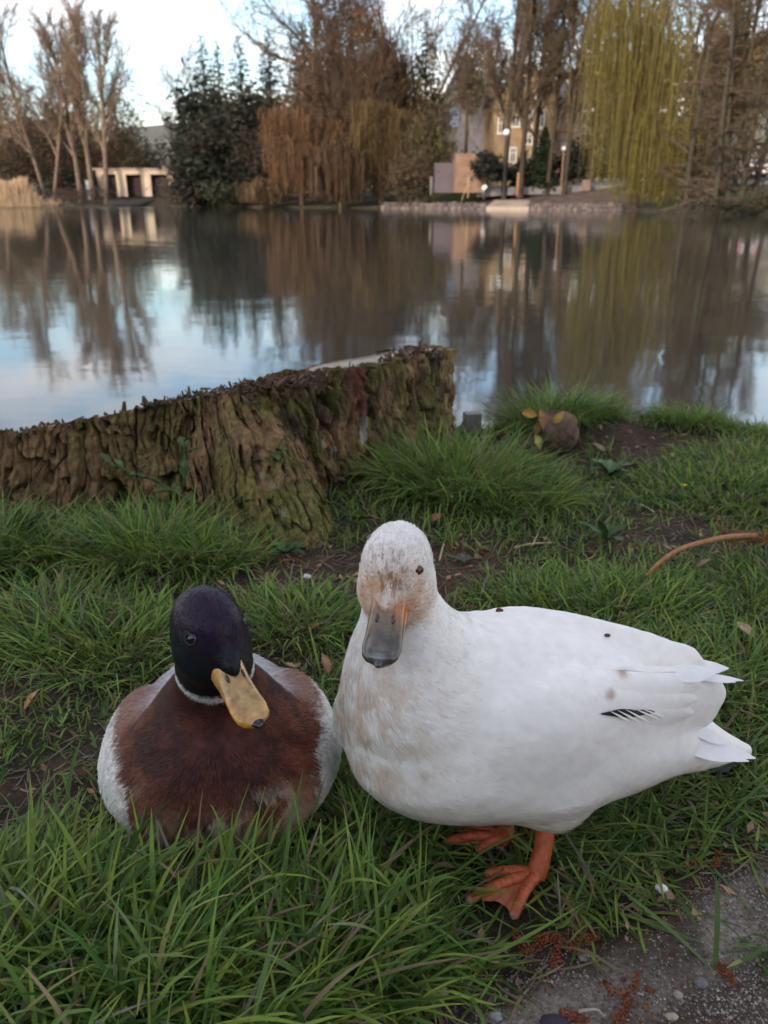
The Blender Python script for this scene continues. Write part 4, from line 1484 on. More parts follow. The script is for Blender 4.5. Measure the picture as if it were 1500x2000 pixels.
fa /= np.linalg.norm(fa, axis=1, keepdims=True)
fb = np.cross(fa, r.normal(0, 0.4, (fn, 3)) + [0, 0, 1])
fb /= np.linalg.norm(fb, axis=1, keepdims=True)
fs = r.uniform(0.003, 0.010, (fn, 1))
FVv = np.stack([fp_ - fa * fs, fp_ + fb * fs * 0.45, fp_ + fa * fs, fp_ - fb * fs * 0.45], 1).reshape(-1, 3)
fi = np.arange(fn)[:, None] * 4 + len(V)
T_ = np.concatenate([T_, fi + [0, 1, 2], fi + [0, 2, 3]])
V = np.concatenate([V, FVv])
C = np.concatenate([C, np.repeat(mixc((0.13, 0.075, 0.045), (0.36, 0.235, 0.14), r.random(fn)), 4, 0)])
M_litter = mat_attr('litter', rough=0.9, noise=0.25, nscale=400, spec=0.2)
tag(link('leaf_litter', mesh_arrays('leaf_litter', V, None, T_, C, False), M_litter), 'reddish crumbs of broken catkins strewn on bare soil', 'litter', None, 'stuff')

# ---- fallen catkins: knobbly little cones lying on the soil
def catkin_mesh(seed, ln, n=9):
    rr_ = np.random.default_rng(seed)
    mb = MB()
    b_ = rr_.normal(0, 0.18)
    for i in range(n):
        t = i / (n - 1) - 0.5
        for j in range(5):
            a_ = j * 2 * math.pi / 5 + i * 0.7
            rad = 0.0026 * (1 - (2 * t) ** 4 * 0.6)
            c_ = np.array([t * ln, b_ * t * t * ln * 4 + rad * math.cos(a_), 0.0028 + rad * math.sin(a_)])
            V = OCT * rr_.uniform(0.0010, 0.0016, (6, 1)) + c_
            mb.add(V, None, OT, np.array([0.21, 0.062, 0.026]) * rr_.normal(1, 0.2))
    return mb.mesh('catkin', False)


CM = [catkin_mesh(s, l) for s, l in ((1, 0.024), (2, 0.018), (3, 0.030), (4, 0.022))]
CPOS = [(1225, 1943, 0.3, 2, 'plump reddish brown catkin lying on the grey path in the bottom right corner'), (1215, 1985, 0.9, 0, 'reddish brown catkin at the very bottom edge on the path'),
        (1120, 1990, -0.4, 1, 'short reddish catkin beside the dark wet stone at the bottom'), (1045, 1855, 0.5, 0, None), (1085, 1870, 1.2, 1, None), (1015, 1840, 2.0, 3, None), (1070, 1830, 0.1, 1, None), (1100, 1845, 2.6, 0, None), (1140, 1835, 0.4, 3, None),
        (1400, 1680, 1.0, 1, None), (1350, 1690, 0.2, 3, None), (820, 1870, 0.7, 1, None), (1415, 1905, 2.0, 1, None), (915, 1075, 0.2, 2, None), (940, 1080, 0.8, 0, None), (875, 1070, 1.9, 0, None), (560, 1100, 0.3, 0, None), (1130, 975, 0.4, 2, None), (1100, 980, 1.3, 3, None), (830, 965, 0.6, 2, None), (835, 950, 2.0, 0, None)]
for u, v, a_, m_, lb in CPOS:
    p = on_z(u, v)
    o = link('catkin', CM[m_], M_litter, loc=(p[0], p[1], float(ground_z(p[0], p[1])) + 0.0005))
    o.rotation_euler = (0, 0, a_)
    if lb is None:
        lb = 'small reddish brown catkin among the crumbs in front of the orange foot' if v > 1800 else ('small reddish brown catkin on the trodden soil at the right edge' if v > 1600 else 'small reddish brown catkin on the soil between the stump and the ducks')
    tag(o, lb, 'catkin', 'fallen catkins')


# ---- dead leaves, twigs, pebbles, a broken stalk
def leaf_mesh(name, ln, w, col, seed, cup=0.3, nseg=8, lobes=0.0):
    rr_ = np.random.default_rng(seed)
    V, C = [], []
    for i in range(nseg + 1):
        t = i / nseg
        wd = w * math.sin(math.pi * min(1, t ** 0.8 * 0.97 + 0.03)) * (1 + lobes * math.sin(t * 22))
        for k_ in (-1, -0.5, 0, 0.5, 1):
            V.append([t * ln, k_ * wd / 2, abs(k_) * wd * cup * 0.5 + 0.10 * ln * math.sin(t * 2.6) + rr_.normal(0, 0.015) * ln])
            C.append(np.asarray(col) * (0.9 + 0.2 * rr_.random()) * (1.15 if k_ == 0 else 1))
    Q = [[i * 5 + k_, i * 5 + k_ + 1, i * 5 + k_ + 6, i * 5 + k_ + 5] for i in range(nseg) for k_ in range(4)]
    V = np.array(V)
    n = len(V)
    V = np.concatenate([V, V - [0, 0, 0.0005]])
    Q = Q + [[q[3] + n, q[2] + n, q[1] + n, q[0] + n] for q in Q]
    return mesh_arrays(name, V, Q, None, np.array(C + C))


M_leaf = mat_attr('leaf', rough=0.6, noise=0.2, nscale=90, spec=0.3, trans=0.15, bump=0.3, bscale=180, bdist=0.001)
DL = [(640, 1310, 0.030, 0.012, 1.9, (0.30, 0.15, 0.085), 'curled tan dead leaf in the grass between the two ducks'), (605, 1228, 0.022, 0.012, 0.6, (0.30, 0.115, 0.05), 'small rusty dead leaf above the drake back'),
      (48, 1385, 0.026, 0.009, 1.2, (0.36, 0.21, 0.11), 'narrow tan dead leaf at the left edge of the grass'), (1475, 1250, 0.034, 0.014, 2.2, (0.42, 0.29, 0.19), 'pale tan dead leaf at the right edge of the grass'),
      (1360, 1110, 0.028, 0.010, 0.3, (0.25, 0.16, 0.10), 'brown dead leaf beside the curved dry stalk'), (1395, 1505, 0.028, 0.015, 0.4, (0.05, 0.06, 0.045), 'dark wilted leaf under the white duck tail'),
      (1215, 905, 0.05, 0.03, 0.3, (0.18, 0.13, 0.10), 'crumpled brown leaf on the soil by the shore'), (1180, 880, 0.04, 0.02, 2.2, (0.22, 0.15, 0.11), 'flat grey brown leaf behind the grass by the shore'),
      (845, 1012, 0.03, 0.016, 1.0, (0.26, 0.12, 0.06), 'brown dead leaf at the foot of the stump'), (700, 1012, 0.06, 0.02, -0.9, (0.17, 0.11, 0.08), 'strip of fallen bark leaning on the stump foot')]
for i, (u, v, ln, w, a_, c, lb) in enumerate(DL):
    p = on_z(u, v, 0.016)
    me = leaf_mesh('dead_leaf', ln, w, c, 500 + i)
    o = link('bark_strip' if 'bark' in lb else 'dead_leaf', me, M_leaf, loc=(p[0], p[1], float(ground_z(p[0], p[1])) + 0.012))
    o.rotation_euler = (r.uniform(-0.3, 0.5), r.uniform(-0.4, 0.2), a_)
    tag(o, lb, 'bark' if 'bark' in lb else 'leaf')

M_wood = mat_attr('dry_stem', rough=0.8, noise=0.25, nscale=150, spec=0.25, bump=0.4, bscale=300, bdist=0.001, stretch=(1, 1, 1))
# curved orange stalk with frayed end, right
cp = [on_z(1258, 1130, 0.020), on_z(1290, 1098, 0.048), on_z(1330, 1072, 0.060), on_z(1385, 1056, 0.060), on_z(1430, 1048, 0.054), on_z(1480, 1046, 0.046)]
cp = np.array(cp)
tt = np.linspace(0, 5, 40)
cpt = np.stack([cub(tt, np.arange(6), cp[:, k]) for k in range(3)], -1)
st = thing('dry_stalk', (*cpt[0][:2], 0), 'curved orange brown dry stalk arching over the grass at right', 'stalk')
mb = MB()
mb.tube(cpt, np.linspace(0.0028, 0.0045, 40), n=9, col=(0.36, 0.185, 0.085))
mb.build('stem', M_wood, st)
mb = MB()
e = cpt[-1]
for i in range(70):
    a0 = e + np.array([r.uniform(-0.045, 0.11), r.normal(0, 0.010), r.uniform(-0.012, 0.008)])
    d_ = np.array([r.normal(0.5, 0.7), r.normal(0, 0.6), r.normal(0, 0.35)]) * 0.016
    mb.tube([a0 - d_, a0 + r.normal(0, 0.002, 3), a0 + d_], [0.0006, 0.0013, 0.0005], n=4, col=mixc((0.15, 0.055, 0.03), (0.30, 0.12, 0.06), np.array(r.random())))
mb.build('frayed_bark', M_wood, st)
TW = [([(1210, 1135), (1235, 1140), (1260, 1132)], 0.002, (0.30, 0.22, 0.14), 'short tan twig at the lower end of the curved stalk'), ([(1250, 985), (1265, 992), (1278, 1000)], 0.0018, (0.42, 0.36, 0.25), 'straight straw piece on the lawn at right'),
      ([(940, 1160), (953, 1120), (951, 1095)], 0.0016, (0.20, 0.17, 0.15), 'crooked grey twig behind the white duck back'), ([(1040, 1065), (1047, 1050), (1052, 1042)], 0.0016, (0.42, 0.31, 0.20), 'short upright straw behind the white duck'),
      ([(1005, 1070), (1040, 1062), (1085, 1060)], 0.0022, (0.38, 0.28, 0.17), 'flat dry grass stem behind the white duck'), ([(330, 1022), (380, 1010), (430, 1008)], 0.003, (0.17, 0.12, 0.085), 'brown twig lying at the foot of the stump on the left'),
      ([(1130, 1975), (1165, 1972), (1180, 1985)], 0.0013, (0.35, 0.30, 0.25), 'thin pale root curl at the bottom edge of the path'), ([(858, 1095), (868, 1060), (882, 1040)], 0.0014, (0.45, 0.36, 0.22), 'bent straw beside the white duck head')]
for pts, rd_, c, lb in TW:
    P_ = np.array([on_z(u, v, 0.010) for u, v in pts])
    mb = MB()
    mb.tube(np.stack([cub(np.linspace(0, 2, 12), np.arange(3), P_[:, k]) for k in range(3)], -1) - P_[0], np.linspace(rd_, rd_ * 0.6, 12), n=6, col=c)
    o = link('twig', mb.mesh('twig'), M_wood, loc=P_[0])
    tag(o, lb, 'twig')


def stone_mesh(name, s, col, seed, n=14, rough=0.25):
    mb = MB()
    ball(mb, (0, 0, 0), (1, 1, 1), (1, 1, 1), n)
    V = mb.V[0]
    V = V * (1 + rough * (fbm(V * 1.6 + seed * 7.7, 3, seed) - 0.5) * 2)[:, None] * np.asarray(s)
    C = mixc(np.asarray(col) * 0.75, np.asarray(col) * 1.25, fbm(V / max(s) * 3 + seed, 3, seed + 1))
    return mesh_arrays(name, V, mb.Q[0], None, C)


PB = [(1290, 1748, (0.0050, 0.0036, 0.0034), (0.70, 0.71, 0.68), 'white crumb lying on the flattened grass by the path'), (600, 1142, (0.0055, 0.004, 0.004), (0.62, 0.60, 0.54), 'pale crumb in the grass above the drake head'),
      (1325, 1938, (0.0035, 0.0030, 0.0024), (0.30, 0.28, 0.25), 'round pale pebble on the path'), (1313, 1984, (0.0042, 0.003, 0.0024), (0.38, 0.30, 0.23), 'flat tan pebble near the bottom right corner'), (1142, 1858, (0.0040, 0.0034, 0.003), (0.30, 0.28, 0.26), 'pale pebble beside the catkin crumbs'),
      (1465, 1614, (0.005, 0.004, 0.003), (0.20, 0.20, 0.22), 'grey angular pebble at the right edge'), (1370, 1915, (0.0045, 0.004, 0.003), (0.17, 0.17, 0.17), 'grey chip of stone on the path'), (968, 1978, (0.005, 0.0035, 0.003), (0.26, 0.26, 0.26), 'flat grey pebble at the bottom of the path'),
      (865, 1935, (0.0045, 0.0032, 0.003), (0.45, 0.33, 0.21), 'tan seed husk in the soil at the bottom'), (1085, 1992, (0.010, 0.006, 0.005), (0.045, 0.042, 0.055), 'dark wet stone at the bottom edge')]
for i, (u, v, s, c, lb) in enumerate(PB):
    p = on_z(u, v, 0.003)
    o = link('crumb' if 'crumb' in lb and i < 2 else ('seed_husk' if 'husk' in lb else 'pebble'), stone_mesh('pebble', s, c, 600 + i, 12, 0.4), M_stone, loc=(p[0], p[1], float(ground_z(p[0], p[1])) + s[2] * 0.45 + (0.012 if i < 2 else 0)))
    tag(o, lb, 'crumb' if i < 2 else ('husk' if 'husk' in lb else 'pebble'))

# ---- mossy stone on the shore with yellow leaves
p = on_y(1092, 845, 1.70)
stn = thing('shore_stone', (p[0], p[1], 0), 'rounded brown mossy stone with yellow leaves on the shore', 'stone')
me = stone_mesh('stone', (0.043, 0.040, 0.048), (0.135, 0.090, 0.062), 641, 26, 0.22)
me.transform(Matrix.Translation(Vector((p[0], p[1], p[2]))))
M_mossy = mat_attr('mossy_stone', rough=0.95, noise=0.5, nscale=40, bump=0.8, bscale=90, bdist=0.01, spec=0.2)
link('stone', me, M_mossy, stn)
for i, (u, v, ln, a_, c) in enumerate(((1020, 806, 0.035, 0.2, (0.42, 0.24, 0.06)), (1082, 826, 0.032, -0.9, (0.46, 0.30, 0.07)), (1045, 850, 0.034, 1.2, (0.44, 0.40, 0.12)), (1055, 800, 0.045, 1.4, (0.36, 0.19, 0.09)), (1048, 825, 0.03, 1.7, (0.30, 0.14, 0.06)))):
    pl = on_y(u, v, 1.645)
    me = leaf_mesh('leaf', ln, ln * 0.55, c, 660 + i, 0.4, 8, 0.12)
    me.transform(Matrix.Translation(Vector(pl)) @ Matrix.Rotation(a_, 4, 'Y') @ Matrix.Rotation(1.1, 4, 'X'))
    link('leaf', me, M_leaf, stn)
p = on_y(922, 822, 1.92)
mb = MB()
mb.box((p[0], p[1], -0.02), (0.040, 0.03, 0.10), (0.30, 0.28, 0.26), 0.2)
tag(mb.build('marker_stone', M_stone, None, False), 'small grey squared stone post behind the stump', 'stone post')

# ---- broadleaf weeds
def weed(loc, lb, leaves, stem=None, col=(0.055, 0.105, 0.035), seed=0, cat='weed'):
    rr_ = np.random.default_rng(seed)
    t = thing('weed_plant', loc, lb, cat)
    if stem:
        P_ = np.array(stem)
        mb = MB()
        ts = np.linspace(0, len(P_) - 1, 14)
        mb.tube(np.stack([cub(ts, np.arange(len(P_)), P_[:, k]) for k in range(3)], -1), np.linspace(0.0026, 0.0012, 14), n=6, col=np.asarray(col) * 1.1)
        mb.build('stem', M_leaf, t)
    for (b0, az, el, ln, w) in leaves:
        me = leaf_mesh('leaf', ln, w, np.asarray(col) * rr_.uniform(0.8, 1.3), seed * 10 + int(az * 100) % 97, 0.35, 8, 0.06)
        me.transform(Matrix.Translation(Vector(b0)) @ Matrix.Rotation(az, 4, 'Z') @ Matrix.Rotation(-el, 4, 'Y'))
        link('leaf', me, M_leaf, t)
    return t


def rosette(u, v, lb, n, ln, seed, z=0.0, el=0.35, col=(0.055, 0.105, 0.035)):
    rr_ = np.random.default_rng(seed)
    p = on_z(u, v)
    p[2] = float(ground_z(p[0], p[1])) + 0.004
    weed(p, lb, [(p + np.array([0, 0, 0.002]), i * 2 * math.pi / n + rr_.normal(0, 0.25), rr_.uniform(0.1, 0.2) + el * rr_.random(), ln * rr_.uniform(0.7, 1.2), ln * 0.36 * rr_.uniform(0.8, 1.2)) for i in range(n)], None, col, seed)


rosette(150, 1095, 'broad leaved weed rosette in the grass at the far left', 9, 0.055, 701, el=0.7)
rosette(40, 1070, 'upright toothed weed at the left edge by the stump', 8, 0.07, 702, el=1.1, col=(0.085, 0.14, 0.045))
rosette(1400, 1510, 'dark green broadleaf weed under the white duck tail', 6, 0.030, 703, el=0.3, col=(0.03, 0.055, 0.03))
rosette(1190, 935, 'pale green broadleaf weed on the lawn near the shore', 8, 0.050, 704, el=0.8, col=(0.10, 0.16, 0.07))
rosette(1090, 960, 'low leafy weed right of the large tuft', 8, 0.045, 705, el=0.5)
rosette(1180, 1065, 'three leaved weed in the grass behind the white duck', 5, 0.05, 706, el=0.7)
rosette(905, 1100, 'small grey green leaf rosette right of the white duck head', 4, 0.026, 707, el=0.3, col=(0.07, 0.10, 0.06))
rosette(560, 1085, 'low dock leaves at the foot of the stump', 6, 0.045, 708, el=0.4)
for u0, v0, u1, v1, yb, lb, sd_, n_ in ((440, 1000, 545, 870, 1.33, 'leafy weed stem leaning against the middle of the stump', 711, 10), (345, 1000, 360, 862, 1.30, 'tall thin weed with small leaves before the stump', 712, 8), (420, 985, 215, 905, 1.28, 'weed stem leaning left across the stump', 713, 8),
                                    (640, 985, 640, 880, 1.22, 'spindly weed in front of the stump buttress', 714, 0)):
    if n_ == 0:
        continue
    a_, b_ = on_y(u0, v0, yb), on_y(u1, v1, yb - 0.02)
    a_[2] = float(ground_z(a_[0], a_[1]))
    mid = (a_ + b_) / 2 + np.array([0.01, -0.01, 0.012])
    rr_ = np.random.default_rng(sd_)
    lv = []
    for i in range(n_):
        t = 0.25 + 0.75 * i / (n_ - 1)
        q = a_ * (1 - t) + b_ * t + np.array([0.01, -0.01, 0.012]) * math.sin(t * math.pi)
        lv.append((q, rr_.uniform(0, 6.28), rr_.uniform(-0.1, 0.7), rr_.uniform(0.022, 0.040), rr_.uniform(0.011, 0.018)))
    weed(a_, lb, lv, [a_, mid, b_], (0.075, 0.12, 0.04), sd_)
p = on_z(1330, 980)
fl_ = thing('yellow_flower', (p[0], p[1], float(ground_z(p[0], p[1]))), 'tiny yellow flower dotting the lawn at right', 'flower')
mb = MB()
mb.tube([p, p + np.array([0.002, 0, 0.03])], [0.0008, 0.0006], n=5, col=(0.08, 0.14, 0.04))
mb.build('stem', M_leaf, fl_)
mb = MB()
for k_ in range(6):
    a_ = k_ * math.pi / 3
    c_ = p + np.array([0.002, 0, 0.031])
    mb.add([c_, c_ + np.array([math.cos(a_ - 0.4) * 0.004, math.sin(a_ - 0.4) * 0.004, 0.002]), c_ + np.array([math.cos(a_) * 0.0065, math.sin(a_) * 0.0065, 0.003]), c_ + np.array([math.cos(a_ + 0.4) * 0.004, math.sin(a_ + 0.4) * 0.004, 0.002])], [[0, 1, 2, 3]], None, (0.75, 0.60, 0.04))
mb.build('petals', M_leaf, fl_)

# ---- crumbs caught on the white duck's back
for u, v, sz, lb in ((975, 1191, 0.0034, 'reddish bark crumb lying on top of the white duck back'), (1186, 1240, 0.0028, 'dark crumb on the rear of the white duck back')):
    d_ = unit(ray(u, v + 3))
    ts_ = np.linspace(0.4, 0.9, 2500)
    pp = np.array([0, 0, CAM_Z]) + ts_[:, None] * d_
    hit = w_sdf(pp) < 0
    if not hit.any():
        continue
    pt = pp[np.argmax(hit)]
    o = link('bark_crumb', stone_mesh('bark_crumb', (sz, sz * 0.7, sz * 0.45), (0.10, 0.045, 0.035), 690 + u, 8, 0.5), M_litter, loc=pt + np.array([0, 0, 0.001]))
    tag(o, lb, 'crumb')

# ================================================================== FAR SHORE
def base_at(u, D):
    """point on the far shore's ground at bearing u and distance D"""
    s = (u - 750) / (F_PX / CP)
    # bearing s = x / y at the horizon
    return np.array([s * D, D, float(far_z(np.array(s), np.array(D - far_D(s))))])


def hgt(v, D):
    return CAM_Z + (388 - v) * D / 1794.0


M_far_bark = mat_attr('far_bark', rough=0.95, noise=0.3, nscale=3, spec=0.1)
M_far_twig = mat_attr('far_twigs', rough=0.95, spec=0.1)
M_far_leaf = mat_attr('far_foliage', rough=0.85, spec=0.15, trans=0.25)


def frusta(P0, P1, R0, R1, n=3):
    P0, P1 = np.asarray(P0, float), np.asarray(P1, float)
    m = len(P0)
    d = P1 - P0
    d /= np.linalg.norm(d, axis=1, keepdims=True) + 1e-9
    ref = np.where(np.abs(d[:, 2:3]) < 0.9, np.array([[0, 0, 1.0]]), np.array([[1.0, 0, 0]]))
    a = np.cross(d, ref)
    a /= np.linalg.norm(a, axis=1, keepdims=True)
    b = np.cross(d, a)
    t = np.arange(n) * 2 * math.pi / n
    ring = np.cos(t)[None, :, None] * a[:, None] + np.sin(t)[None, :, None] * b[:, None]
    V = np.concatenate([P0[:, None] + ring * np.asarray(R0)[:, None, None], P1[:, None] + ring * np.asarray(R1)[:, None, None]], 1).reshape(-1, 3)
    k = np.arange(n)
    Q = np.stack([k, (k + 1) % n, n + (k + 1) % n, n + k], -1)
    return V, (Q[None] + (np.arange(m) * 2 * n)[:, None, None]).reshape(-1, 4)


def grow(rr, p, d, ln, rad, lv, out, cfg):
    k = cfg['pieces'][lv]
    step = ln / k
    for i in range(k):
        r0_ = rad * (1 - 0.55 * i / k)
        d = unit(d + rr.normal(0, cfg['wob'][lv], 3) + np.array([0, 0, cfg['trop'][lv]]))
        q = p + d * step
        out.append((p, q, r0_, rad * (1 - 0.55 * (i + 1) / k), lv))
        if lv + 1 < len(cfg['pieces']) and (i + 1) / k > cfg['bare'][lv]:
            for _ in range(cfg['kids'][lv]):
                side = rr.normal(0, 1, 3)
                side = unit(side - d * np.dot(side, d))
                a_ = cfg['angle'][lv] * rr.uniform(0.7, 1.3)
                nd = unit(d * math.cos(a_) + side * math.sin(a_))
                grow(rr, q - d * step * rr.random() * 0.6, nd, ln * cfg['shrink'][lv] * rr.uniform(0.6, 1.25) * (1 - 0.35 * i / k), r0_ * 0.55, lv + 1, out, cfg)
        p = q


ASC = dict(pieces=[9, 6, 5, 4], wob=[0.025, 0.09, 0.15, 0.22], trop=[0.09, 0.14, 0.09, 0.04], bare=[0.28, 0.2, 0.15], kids=[2, 2, 4], angle=[0.55, 0.55, 0.65], shrink=[0.46, 0.46, 0.5])
FAN = dict(pieces=[8, 6, 5, 4], wob=[0.07, 0.12, 0.18, 0.25], trop=[0.04, 0.03, 0.02, 0.0], bare=[0.35, 0.2, 0.1], kids=[2, 2, 3], angle=[0.8, 0.7, 0.7], shrink=[0.5, 0.5, 0.5])
SPIRE = dict(pieces=[16, 6, 4], wob=[0.02, 0.07, 0.2], trop=[0.05, -0.03, -0.02], bare=[0.12, 0.1], kids=[2, 2], angle=[1.35, 0.6], shrink=[0.22, 0.36])


def bare_tree(lb, u, D, vtop, seed, cfg=ASC, col=(0.13, 0.085, 0.060), tcol=(0.14, 0.095, 0.07), rad=0.30, stems=1, lean=0.0, group=None, splay=0.25, twig=0.022, name='bare_tree', vbase=None):
    rr = np.random.default_rng(seed)
    b = base_at(u, D)
    H = hgt(vtop, D) - b[2]
    t = thing(name, b, lb, 'tree', group)
    out = []
    for s in range(stems):
        az = rr.uniform(0, 6.28) if stems > 2 else s * math.pi + rr.normal(0, 0.4)
        d0 = unit(np.array([math.cos(az) * splay * (stems > 1) + lean, math.sin(az) * splay * (stems > 1) * 0.5, 1.0]))
        p0 = b + np.array([math.cos(az), math.sin(az), 0]) * (0.35 * (stems > 1)) + np.array([0, 0, -0.2])
        grow(rr, p0, d0, H * rr.uniform(0.80, 0.9) / (1 if stems == 1 else 1.02), rad * (1 if stems == 1 else 0.62), 0, out, cfg)
    P0 = np.array([o[0] for o in out])
    P1 = np.array([o[1] for o in out])
    R0 = np.array([o[2] for o in out])
    R1 = np.array([o[3] for o in out])
    lv = np.array([o[4] for o in out])
    R0, R1 = np.maximum(R0, twig), np.maximum(R1, twig * 0.7)
    a = lv == 0
    V, Q = frusta(P0[a], P1[a], R0[a], R1[a], 7)
    link('trunk', mesh_arrays('trunk', V, Q, None, np.tile(col, (len(V), 1))), M_far_bark, t)
    V, Q = frusta(P0[~a], P1[~a], R0[~a], R1[~a], 3)
    c = np.repeat(np.asarray(tcol) * rr.normal(1, 0.15, (int((~a).sum()), 1)), 6, 0)
    link('crown', mesh_arrays('crown', V, Q, None, c), M_far_twig, t)
    return t


def cards(rr, P_, size, col, jit=0.25, droop=0.0, aspect=0.5):
    """small leaf faces at the given points"""
    n = len(P_)
    a = rr.normal(0, 1, (n, 3))
    a[:, 2] = a[:, 2] * 0.6 - droop
    a /= np.linalg.norm(a, axis=1, keepdims=True)
    b = np.cross(a, rr.normal(0, 1, (n, 3)))
    b /= np.linalg.norm(b, axis=1, keepdims=True)
    s = (np.asarray(size) * rr.uniform(0.5, 1.4, n))[:, None]
    V = np.stack([P_ - a * s, P_ + b * s * aspect, P_ + a * s, P_ - b * s * aspect], 1).reshape(-1, 3)
    Q = np.arange(n * 4).reshape(-1, 4)
    c = np.asarray(col) * rr.normal(1, jit, (n, 1)).clip(0.4, 1.8)
    return V, Q, np.repeat(c, 4, 0)


def crown_points(rr, n, c, rad, clumps=26, fill=0.42):
    """points gathered in clumps through an uneven crown"""
    k = rr.normal(0, 1, (clumps, 3))
    k /= np.linalg.norm(k, axis=1, keepdims=True)
    k *= (rr.random(clumps) ** 0.45)[:, None]
    w = rr.uniform(0.5, 1.4, clumps)
    i = rr.choice(clumps, n, p=w / w.sum())
    q = k[i] * 0.85 + rr.normal(0, 1, (n, 3)) * (fill * 0.5 * w[i])[:, None]
    return np.asarray(c) + q * np.asarray(rad), i


def bushy(lb, u, D, vtop, width_px, seed, cols, n=2600, size=0.34, name='leafy_tree', group=None, vlow=None, cat='tree', aspect=0.4, droop=0.3, twigs=0):
    rr = np.random.default_rng(seed)
    b = base_at(u, D)
    H = hgt(vtop, D) - b[2]
    W = width_px * D / 1671.0 / 2
    low = 0.10 * H if vlow is None else max(0.1, hgt(vlow, D) - b[2])
    t = thing(name, b, lb, cat, group)
    mb = MB()
    mb.tube([b + np.array([0, 0, -0.2]), b + np.array([0.1, 0, H * 0.35]), b + np.array([0, 0.1, H * 0.75])], [max(0.10, H * 0.016), H * 0.012, H * 0.004], n=7, col=(0.09, 0.065, 0.048))
    mb.build('trunk', M_far_bark, t)
    P_, ci = crown_points(rr, n, b + np.array([0, 0, (H + low) / 2]), (W, W * 0.8, (H - low) / 2 * 1.02))
    P_[:, 2] = np.maximum(P_[:, 2], b[2] + 0.15)
    cc = np.asarray(cols)[ci % len(cols)]
    V, Q, C = cards(rr, P_, size, cc, 0.28, droop, aspect)
    link('crown', mesh_arrays('crown', V, Q, None, C, False), M_far_leaf, t)
    if twigs:
        P2, _ = crown_points(rr, twigs, b + np.array([0, 0, (H + low) / 2]), (W * 1.05, W * 0.8, (H - low) / 2 * 1.05))
        d = P2 - (b + np.array([0, 0, H * 0.25]))
        d = d / np.linalg.norm(d, axis=1, keepdims=True) + rr.normal(0, 0.35, d.shape)
        V, Q = frusta(P2 - d * H * 0.05, P2 + d * H * 0.05, np.full(twigs, 0.03), np.full(twigs, 0.012), 3)
        link('twigs', mesh_arrays('twigs', V, Q, None, np.tile((0.12, 0.085, 0.065), (len(V), 1))), M_far_twig, t)['kind'] = 'stuff'
    return t


def conifer(lb, u, D, vtop, width_px, seed, col=(0.020, 0.034, 0.020), col2=(0.045, 0.055, 0.022), n=2200, group=None, name='spruce_tree', low=0.06, droop=0.25, size=0.30):
    rr = np.random.default_rng(seed)
    n = int(n * 3.0)
    b = base_at(u, D)
    H = hgt(vtop, D) - b[2]
    W = width_px * D / 1671.0 / 2
    t = thing(name, b, lb, 'tree', group)
    mb = MB()
    mb.tube([b + np.array([0, 0, -0.2]), b + np.array([0, 0, H * 0.5]), b + np.array([0, 0, H * 0.985])], [H * 0.014, H * 0.009, 0.03], n=7, col=(0.07, 0.05, 0.038))
    mb.build('trunk', M_far_bark, t)
    nb = 150
    f = (np.arange(nb) + rr.random(nb)) / nb                       # 0 at the tip, 1 at the lowest whorl
    f = f ** 0.85
    az = np.arange(nb) * 2.4 + rr.normal(0, 0.3, nb)
    L_ = W * (0.06 + 0.94 * f ** 0.8) * rr.uniform(0.7, 1.12, nb)
    z0 = H * (1 - f * (1 - low))
    i = rr.choice(nb, n, p=L_ / L_.sum())
    s = rr.random(n) ** 0.7
    x = np.cos(az[i]) * L_[i] * s
    y = np.sin(az[i]) * L_[i] * s
    z = z0[i] - droop * L_[i] * s + 0.14 * L_[i] * s ** 3 + rr.normal(0, 0.09, n)
    sp = rr.normal(0, 0.12, (n, 2)) * L_[i][:, None]
    P_ = b + np.stack([x + sp[:, 0], y + sp[:, 1], z], -1)
    c = mixc(col, col2, rr.random(n) ** 2 * (0.35 + 0.65 * (rr.random(nb)[i])))
    V, Q, C = cards(rr, P_, size * (0.45 + 0.55 * f[i]), c, 0.25, 0.4, 0.36)
    link('crown', mesh_arrays('crown', V, Q, None, C, False), M_far_leaf, t)
    return t


